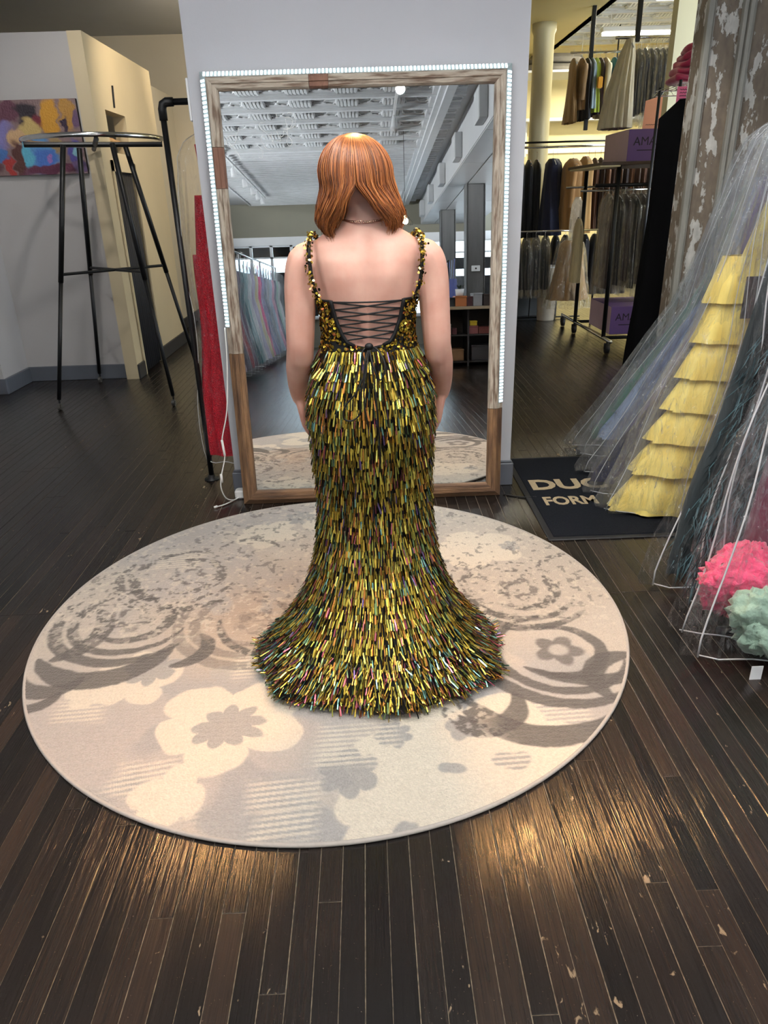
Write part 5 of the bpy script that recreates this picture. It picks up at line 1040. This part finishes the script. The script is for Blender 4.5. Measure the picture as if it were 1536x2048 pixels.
garment('tan caramel coat with open neckline on the lower rail', 2.58, 9.60, 1.95, 1.15, .13, .22, (186, 142, 90), 'coat')
garment('golden tan satin dress beside the caramel coat', 2.74, 9.62, 1.97, 1.10, .10, .2, (190, 150, 94), 'plain')
for k in range(13): garment(('dark umber', 'chestnut brown', 'blackish brown', 'caramel brown')[k % 4]+' satin dress packed on the right part of the lower rail', 2.86+.075*k, 9.9, 1.96, 1.12, .040, .2, ((66, 46, 38), (92, 62, 44), (48, 36, 34), (116, 80, 56))[k % 4], 'plain', group=('umber', 'chestnut', 'blackish brown', 'caramel')[k % 4]+' dresses on the lower rail', hm=M_hangw)
lr2 = thing('clothing_rail', 'low rail near the floor with film covered garments', 'clothing rail', (2.3, 9.5, 0))
MB().cyl((1.8, 9.4, 1.14), (2.9, 9.4, 1.14), .012, 10).build('rail', M_chrome, lr2, True)
for x in (1.8, 2.9): MB().cyl((x, 9.4, 0), (x, 9.4, 1.14), .012, 10).build('upright', M_blackmetal, lr2, True)
for k in range(4): garment('black skirt in clear film on the low rail', 1.90+.115*k, 9.4, 1.04, .46, .06, .16, (36, 38, 44), 'plain', cover=True, group='film covered black skirts')
for k in range(14): garment('dark grey dress behind the low rail', 1.76+.13*k, 10.05, 1.06, .30, .066, .14, (40, 40, 44), 'plain', group='dark dresses behind the low rail')
garment('brown pleated dress in clear film on the low rail', 2.52, 9.2, 1.04, .34, .23, .16, (166, 130, 86), 'pleat', folds=16, cover=True)
bn = thing('waste_bin', 'tall white translucent bin under the film covered pleated dress', 'bin', (2.42, 9.75, 0)); MB().lathe([(.11, .0), (.115, .02), (.135, .66), (.14, .69), (.13, .69), (.125, .66), (.105, .03)], 20, (2.40, 9.78, 0)).build('body', pm('white_bin', srgb(196, 186, 170), .5, var=.2), bn, True)
MB().tube([(2.40+.138*math.cos(a), 9.78+.138*math.sin(a), .69) for a in np.linspace(0, 2*PI, 24, endpoint=False)], .008, 6, closed=True).build('rim', M_white, bn, True)
sb_ = thing('shopping_bag', 'white plastic shopping bag with black emblem hanging between racks', 'bag', (2.44, 8.75, 1.05))
cloth([(1.52, 2.44, 8.75, .03, .02, .4), (1.45, 2.44, 8.75, .06, .04, 1), (1.30, 2.44, 8.75, .075, .05, 1), (1.06, 2.445, 8.75, .085, .055, 1)], 30, 7, .08, 2., 12, cap=True).build('body', plastic('white_shopping_film', (1, 1, 1), .45, .3, .8, 10.), sb_, True)
eb = MB()
for k, (dx, dz, r) in enumerate(((0, .03, .022), (-.018, -.005, .018), (.016, -.012, .02), (.004, .06, .010))): eb.ball((2.44+dx, 8.692, 1.24+dz), (r, .004, r), 12, 6)
eb.build('emblem', M_blackmetal, sb_)['kind'] = 'stuff'
pst = thing('pole_stand', 'thin black pole stand on the stock room floor by the column', 'stand', (2.26, 9.95, 0)); MB().cyl((2.20, 9.9, .02), (2.22, 9.9, 1.06), .008, 8).build('pole', M_blackmetal, pst); MB().cyl((2.0, 9.9, .02), (2.9, 9.9, .02), .01, 8).build('foot', M_blackmetal, pst); MB().ball((2.22, 9.9, 1.07), .014, 10, 8).build('finial', M_chrome, pst, True)
# rolling box rack
rr_ = thing('rolling_rack', 'black and chrome rolling rack with shelf on top and big casters', 'clothing rack', (2.9, 8.2, 0))
for y in (7.6, 8.7):
    for x in (2.50, 3.45): MB().cyl((x, y, .14), (x, y, 1.80), .022, 10).build('upright', M_blackmetal, rr_, True)
    MB().cyl((2.28, y, 1.62), (3.5, y, 1.62), .018 if y < 8 else .012, 10).build('rail', M_blackmetal if y < 8 else M_chrome, rr_, True)
    MB().cyl((2.50, y, .14), (3.45, y, .14), .018, 10).build('base_bar', M_blackmetal, rr_, True)
for x in (2.50, 3.45): MB().cyl((x, 7.35, .14), (x, 9.3, .14), .02, 10).build('base_bar', M_chrome, rr_, True)
MB().cyl((2.42, 8.6, 1.58), (3.45, 8.6, 1.58), .012, 10).build('rail', M_chrome, rr_, True)
for (x, y) in ((2.50, 7.45), (2.50, 8.72), (2.50, 9.25), (3.45, 7.45), (3.45, 8.72)):
    c = MB().cyl((x, y, .14), (x, y, .10), .012, 8).box((x-.03, y-.012, .05), (x-.022, y+.012, .11)).box((x+.022, y-.012, .05), (x+.03, y+.012, .11)).build('caster', M_blackmetal, rr_); c['kind'] = 'stuff'
    MB().cyl((x-.018, y, .056), (x+.018, y, .056), .055, 18).build('wheel', pm('black_caster', srgb(28, 28, 30), .4), c, True)
MB().bbox((2.30, 7.5, 1.795), (3.5, 8.75, 1.825), .004).build('top_shelf', pm('dark_shelf_board', srgb(74, 58, 50), .5, var=.3, vscale=6, stretch=(1, 6, 6)), rr_)
MB().bbox((2.28, 7.5, 1.78), (2.48, 8.6, 1.795), .003).build('edge_board', M_colm, rr_)
for k in range(9): garment(('brown satin gown in clear film on the rolling rack', 'black gown in clear film on the rolling rack')[k % 2], 2.60+.085*k, 8.15, 1.54, .60+.04*(k % 3), .042, .24, ((58, 44, 42), (26, 25, 28))[k % 2], 'plain', cover=True, group=('brown gowns on the rolling rack', 'black gowns on the rolling rack')[k % 2])
garment('cream dress at the end of the rolling rack', 2.40, 8.5, 1.30, .62, .05, .12, (206, 190, 150), 'plain')
M_purple = pm('purple_carton', srgb(104, 78, 140), .55, var=.08, vscale=5); M_lil = pm('lilac_carton_side', srgb(190, 166, 184), .6, var=.08, vscale=5)
M_ink = pm('dark_print', srgb(34, 24, 48), .6)
def carton(label, x0, x1, y0, y1, z0, z1, ts):
    t = thing('cardboard_box', label, 'box', ((x0+x1)/2, (y0+y1)/2, z0))
    MB().bbox((x0, y0, z0), (x1, y1, z1), .003).build('carton', M_purple, t); MB().box((x0-.002, y0+.004, z0+.004), (x0, y1-.004, z1-.004)).build('side_panel', M_lil, t)
    for yy in (y0, y0): pass
    MB().box((x0+.004, (y0+y1)/2-.002, z1), (x1-.004, (y0+y1)/2+.002, z1+.0015)).build('flap_seam', M_ink, t)
    R_ = Matrix.Rotation(PI/2, 4, 'X')
    text('print', 'AMA', ts, Matrix.Translation((x0+.05, y0-.0012, z0+(z1-z0)*.50)) @ R_, M_ink, t, extrude=.0006); MB().box((x0+.09, y0-.0015, z0+(z1-z0)*.33), (x0+.27, y0, z0+(z1-z0)*.36)).build('print_line', M_ink, t)
carton('purple carton printed AMA standing on the rolling rack shelf', 2.57, 3.10, 7.62, 8.35, 1.826, 2.105, .105)
carton('purple carton printed AMA standing low on the rolling rack base', 2.58, 3.15, 7.66, 8.4, .161, .45, .105)
# pillar-side things: black gown, wire shelf, pink cloth, signs
garment('long black gown hanging in front of the cream wall', 2.41, 5.86, 2.16, .22, .25, .11, (12, 12, 15), 'plain', folds=8, flare=1.1, amp=.05, name='black_gown', cat='gown', rough=.95)
ws = thing('wire_shelf', 'chrome wire shelf beside the peeling pillar holding magenta cloth', 'shelf', (2.48, 6.2, 0))
MB().tube([(2.41, 6.0, 2.245), (2.41, 5.93, 2.25), (2.41, 5.86, 2.246), (2.41, 5.85, 2.26)], .003, 6).build('hook', M_chrome, ws)
for (x, y) in ((2.37, 6.0), (2.37, 6.4), (2.95, 6.0), (2.95, 6.4)): MB().cyl((x, y, 0), (x, y, 2.30), .012, 8).build('post', M_blackmetal, ws, True)
for y in (6.0, 6.4):
    for z in (2.275, 2.24): MB().cyl((2.34, y, z), (2.95, y, z), .004, 6).build('edge_wire', M_chrome, ws)
    MB().tube([(2.33+.62*k/24, y, 2.2575+(.0165 if k % 2 else -.0165)) for k in range(25)], .003, 5).build('truss_wire', M_chrome, ws)
for k in range(14): MB().cyl((2.35+.045*k, 6.0, 2.277), (2.35+.045*k, 6.4, 2.277), .003, 5).build('deck_wire', M_chrome, ws)
pc = thing('folded_cloth', 'pile of folded magenta satin cloth on the wire shelf', 'cloth', (2.55, 6.2, 2.282)); M_mag = pm('magenta_satin', srgb(176, 28, 78), .4, var=.4, vscale=8, stretch=(1, 1, 4), bump=.5, bscale=14, sheen=.3, coords='World')
for k in range(5):
    z0 = 2.285+.048*k; hx, hy = .215-.012*k, .165-.008*k; R = []
    for i in range(11):
        c_ = -math.cos(PI*i/10); rad = max(.02, 1-abs(c_)**3.2)**(1/2.6)
        R.append([(2.565+.01*k+hx*rad*math.copysign(abs(math.cos(f))**.55, math.cos(f))*(1+.03*math.sin(9*f+k)), 6.18+hy*rad*math.copysign(abs(math.sin(f))**.55, math.sin(f)), z0+.036*(1+c_)+.012*math.sin(4*f+k*1.7)*(1 if i > 4 else .3)+(.05*math.cos(f/2)**2*(1+c_)/2 if k == 4 else 0)) for f in np.linspace(0, 2*PI, 40, endpoint=False)])
    MB().loft(R, cap=True).build('fold', M_mag, pc, True)
M_pinkc = pm('pink_paper', srgb(226, 104, 138), .7, var=.05); M_peach = pm('peach_paper', srgb(244, 176, 150), .7, var=.05)
sg1 = thing('paper_sign', 'pink paper sign with handwritten lines hanging from the wire shelf', 'sign', (2.41, 5.98, 2.12)); MB().box((2.345, 5.983, 2.105), (2.485, 5.986, 2.255)).build('sheet', M_pinkc, sg1)
sg2 = thing('paper_sign', 'peach paper sign with scribbled lines above the purple carton', 'sign', (2.82, 7.70, 2.107)); MB().add([(2.72, 7.70, 2.107), (2.93, 7.70, 2.107), (2.92, 7.74, 2.40), (2.74, 7.74, 2.35), (2.72, 7.702, 2.107), (2.93, 7.702, 2.107), (2.92, 7.742, 2.40), (2.74, 7.742, 2.35)], [(0, 1, 2, 3), (7, 6, 5, 4), (0, 4, 5, 1), (1, 5, 6, 2), (2, 6, 7, 3), (3, 7, 4, 0)]).build('sheet', M_peach, sg2)
rgs = random.Random(2)
def scribble(t, x0, x1, y, zs_, r):
    for z in zs_:
        L_ = rgs.uniform(.55, .95)*(x1-x0); MB().tube([(x0+L_*k/18, y, z+.004*math.sin(k*1.9+z*90)) for k in range(19)], r, 4).build('handwriting', M_ink, t)
scribble(sg1, 2.365, 2.47, 5.982, (2.235, 2.215, 2.195, 2.175, 2.145), .0018)
scribble(sg2, 2.75, 2.90, 7.705, (2.145, ), .002)
cvr = thing('rolled_bedding', 'grey folded blankets stored on high stock room shelf', 'blanket', (2.6, 12.5, 3.2))
for k, (x, z, w) in enumerate(((2.95, 3.25, .5), (3.0, 3.38, .42))): cloth([(z, x, 12.6, w, .25, .3), (z+.05, x, 12.6, w*1.05, .28, .6), (z+.11, x, 12.6, w*.9, .22, .4)], 36, 7, .06, k, 8, cap=True).build('blanket', pm('grey_blanket', srgb(128, 122, 112), .8, var=.3, vscale=8), cvr, True)
MB().box((2.4, 12.2, 3.22), (4.0, 13.0, 3.25)).build('shelf_board', M_white, cvr); 
for x in (2.45, 3.95): MB().cyl((x, 12.6, 3.25), (x, 12.6, 3.89), .012, 8).build('suspension_rod', M_blackmetal, cvr)

# ================================================================== FRONT OF SHOP (seen in the mirror)
fr_ = thing('garment_rack', 'long chrome garment rack along the left wall with bagged gowns', 'clothing rack', (-2.2, -6.5, 0))
MB().cyl((-2.2, -3.0, 1.98), (-2.2, -10.6, 1.98), .016, 10).build('rail', M_chrome, fr_, True)
for y in (-3.0, -5.5, -8, -10.6):
    MB().cyl((-2.2, y, .04), (-2.2, y, 1.98), .016, 10).build('upright', M_chrome, fr_, True); MB().cyl((-2.5, y, .04), (-1.9, y, .04), .016, 10).build('foot_bar', M_chrome, fr_, True)
FB = [('lilac grey', (176, 166, 184), 0), ('deep plum sequin', (70, 58, 84), 1), ('dark red', (150, 26, 48), 0), ('charcoal violet', (96, 86, 108), 0), ('teal sequin', (44, 112, 122), 1), ('pale aqua', (150, 186, 190), 0), ('white', (226, 228, 232), 0), ('lavender', (190, 178, 206), 0), ('cream yellow', (222, 210, 160), 0), ('hot magenta', (214, 40, 130), 0), ('periwinkle', (120, 128, 176), 0), ('steel blue', (120, 146, 172), 1), ('silver grey', (176, 182, 190), 1), ('ice blue', (182, 200, 220), 0), ('rose pink', (220, 150, 176), 0), ('navy', (50, 56, 90), 0), ('mint', (160, 200, 186), 0), ('pearl', (214, 212, 214), 0)]
for k, (nm, rgb, spk) in enumerate(FB):
    y = -3.3-.40*k if k < 12 else -8.1-.38*(k-12)
    gown_thing(nm+' gown on the long wall rack near the shop window', y, rgb, .34, .14, sparkle=bool(spk), cx=-2.2, hdb=.13, zt=1.66)
    bag('clear bag around '+nm+' gown on the long wall rack', y, .42, .08, x=-2.2, hwm=.32, hdb=.16, hws=.24, zt=1.88, pip=(k < 10))
br = thing('garment_rack', 'short black garment rack behind the counter with pale blue gowns', 'clothing rack', (1.6, -7.2, 0))
MB().cyl((1.55, -6.5, 1.80), (1.62, -8.7, 1.80), .014, 10).build('rail', M_blackmetal, br, True)
for x, y in ((1.55, -6.5), (1.62, -8.7)):
    MB().cyl((x, y, .03), (x, y, 1.80), .014, 10).build('upright', M_blackmetal, br, True); MB().cyl((x-.25, y, .03), (x+.25, y, .03), .014, 10).build('foot_bar', M_blackmetal, br, True)
for k, (nm, rgb) in enumerate((('periwinkle blue', (110, 122, 196)), ('powder blue', (160, 178, 214)), ('cornflower', (96, 116, 190)), ('frosty lilac', (190, 190, 220)), ('denim blue', (80, 104, 170)))):
    y = -6.65-.42*k; gown_thing(nm+' gown on the short black rack behind the counter', y, rgb, .30, .25, cx=1.57, hdb=.12, zt=1.5, zw=1.1); bag('clear bag around '+nm+' gown on the short black rack', y, .34, .2, x=1.57, hwm=.30, hdb=.15, hws=.22, zt=1.70, pip=False)
# counter with open shelves
M_cdark = pm('dark_counter_wood', srgb(40, 36, 36), .55, var=.3, vscale=6, stretch=(1, 5, 5)); M_ctop = pm('pale_counter_top', srgb(170, 150, 122), .5, var=.3, vscale=5, stretch=(.5, 5, 5))
ctr = thing('shop_counter', 'dark open-shelf shop counter with pale wood top', 'counter', (2.1, -5.0, 0))
MB().bbox((1.18, -5.35, .93), (3.1, -4.6, .98), .006).build('top', M_ctop, ctr)
for x in (1.22, 1.66, 2.2, 3.04): MB().box((x, -5.3, .0), (x+.03, -4.66, .93)).build('upright_panel', M_cdark, ctr)
MB().box((1.22, -5.32, .0), (3.07, -5.29, .93)).build('back_panel', M_cdark, ctr); MB().bbox((1.25, -5.29, .50), (3.04, -4.68, .525), .003).build('shelf', M_cdark, ctr); MB().bbox((1.25, -5.29, .06), (3.04, -4.68, .085), .003).build('shelf', M_cdark, ctr)
def cbox(label, lo, hi, rgb, name='box', lid=True, cat='box'):
    t = thing(name, label, cat, ((lo[0]+hi[0])/2, (lo[1]+hi[1])/2, lo[2])); mt = pm('boxcol_%d_%d_%d' % rgb, srgb(*rgb), .5, var=.15, vscale=8)
    MB().bbox(lo, (hi[0], hi[1], hi[2]-.03), .004).build('body', mt, t)
    if lid: MB().bbox((lo[0]-.004, lo[1]-.004, hi[2]-.03), (hi[0]+.004, hi[1]+.004, hi[2]), .004).build('lid', mt, t)
    return t
cbox('black storage box on the counter top', (1.25, -5.1, .981), (1.46, -4.75, 1.13), (26, 28, 32)); cbox('orange brown wooden box on the counter top', (1.47, -5.1, .981), (1.66, -4.75, 1.15), (168, 100, 52)); cbox('maroon box on the counter top beside the silver case', (1.67, -5.1, .981), (1.76, -4.75, 1.14), (70, 36, 40)); cbox('silver patterned case on the counter top', (1.77, -5.1, .981), (1.92, -4.75, 1.19), (150, 150, 154))
dr = cbox('dark wooden drawer box with white knobs on the counter top', (1.94, -5.1, .981), (2.5, -4.72, 1.17), (50, 38, 36), 'drawer_box')
for x, z in ((2.08, 1.04), (2.2, 1.08), (2.36, 1.05)): MB().ball((x, -4.712, z), .014, 10, 8).build('knob', M_white, dr, True)
for k, (x0, x1, z1, rgb, nm) in enumerate(((1.28, 1.40, .70, (196, 190, 180), 'white ledger box'), (1.42, 1.50, .66, (90, 40, 44), 'dark red folder box'), (1.70, 1.86, .66, (150, 86, 84), 'rose cardboard box'), (1.87, 2.10, .64, (122, 60, 50), 'rust red box'), (2.25, 2.5, .68, (70, 66, 70), 'grey storage box'))): cbox(nm+' on the counter shelf', (x0, -5.2, .526), (x1, -4.8, z1), rgb, lid=k != 1)
cbox('yellow tissue box on top of the rose cardboard box', (1.73, -5.1, .661), (1.85, -4.85, .74), (226, 196, 40)); cbox('wide tan carton on the lowest counter shelf', (1.28, -5.2, .086), (1.62, -4.8, .28), (140, 104, 66)); cbox('grey bin box on the lowest counter shelf', (1.75, -5.2, .086), (2.12, -4.8, .34), (60, 58, 60))
pt = thing('potted_plant', 'small dark green plant in white pot on the orange brown box', 'plant', (1.56, -4.9, 1.151)); MB().lathe([(.05, 0), (.065, .01), (.075, .11), (.07, .11), (.06, .09)], 18, (1.56, -4.9, 1.151)).build('pot', M_white, pt, True)
for k in range(9):
    a = 2*PI*k/9; c, s = math.cos(a), math.sin(a); r = .05+.02*(k % 2)
    MB().add([(1.56+.01*s, -4.9-.01*c, 1.25), (1.56-.01*s, -4.9+.01*c, 1.25), (1.56+r*c-.012*s, -4.9+r*s+.012*c, 1.31), (1.56+r*c+.012*s, -4.9+r*s-.012*c, 1.31), (1.56+1.5*r*c, -4.9+1.5*r*s, 1.33)], [(0, 1, 2, 3), (3, 2, 4)]).build('leaf', pm('dark_leaf', srgb(30, 52, 34), .5), pt)
df = thing('dress_form', 'white dress form with pleated white dress by the shop window', 'dress form', (2.62, -6.6, 0)); MB().lathe([(.16, 0), (.16, .02), (.02, .04), (.018, .8)], 18, (2.62, -6.6, 0)).build('stand', M_blackmetal, df, True)
cloth([(1.62, 2.62, -6.6, .05, .05, .1), (1.52, 2.62, -6.6, .16, .09, .1), (1.35, 2.62, -6.6, .16, .11, .2), (1.15, 2.62, -6.6, .12, .10, .4), (.9, 2.62, -6.6, .2, .18, 1), (.5, 2.62, -6.6, .30, .28, 1.2)], 48, 16, .07, 0, 22, cap=True).build('white_dress', fabric('white_pleats', (236, 240, 240)), df, True); MB().ball((2.62, -6.6, 1.70), (.05, .06, .08), 14, 10).build('finial', M_blackmetal, df, True)
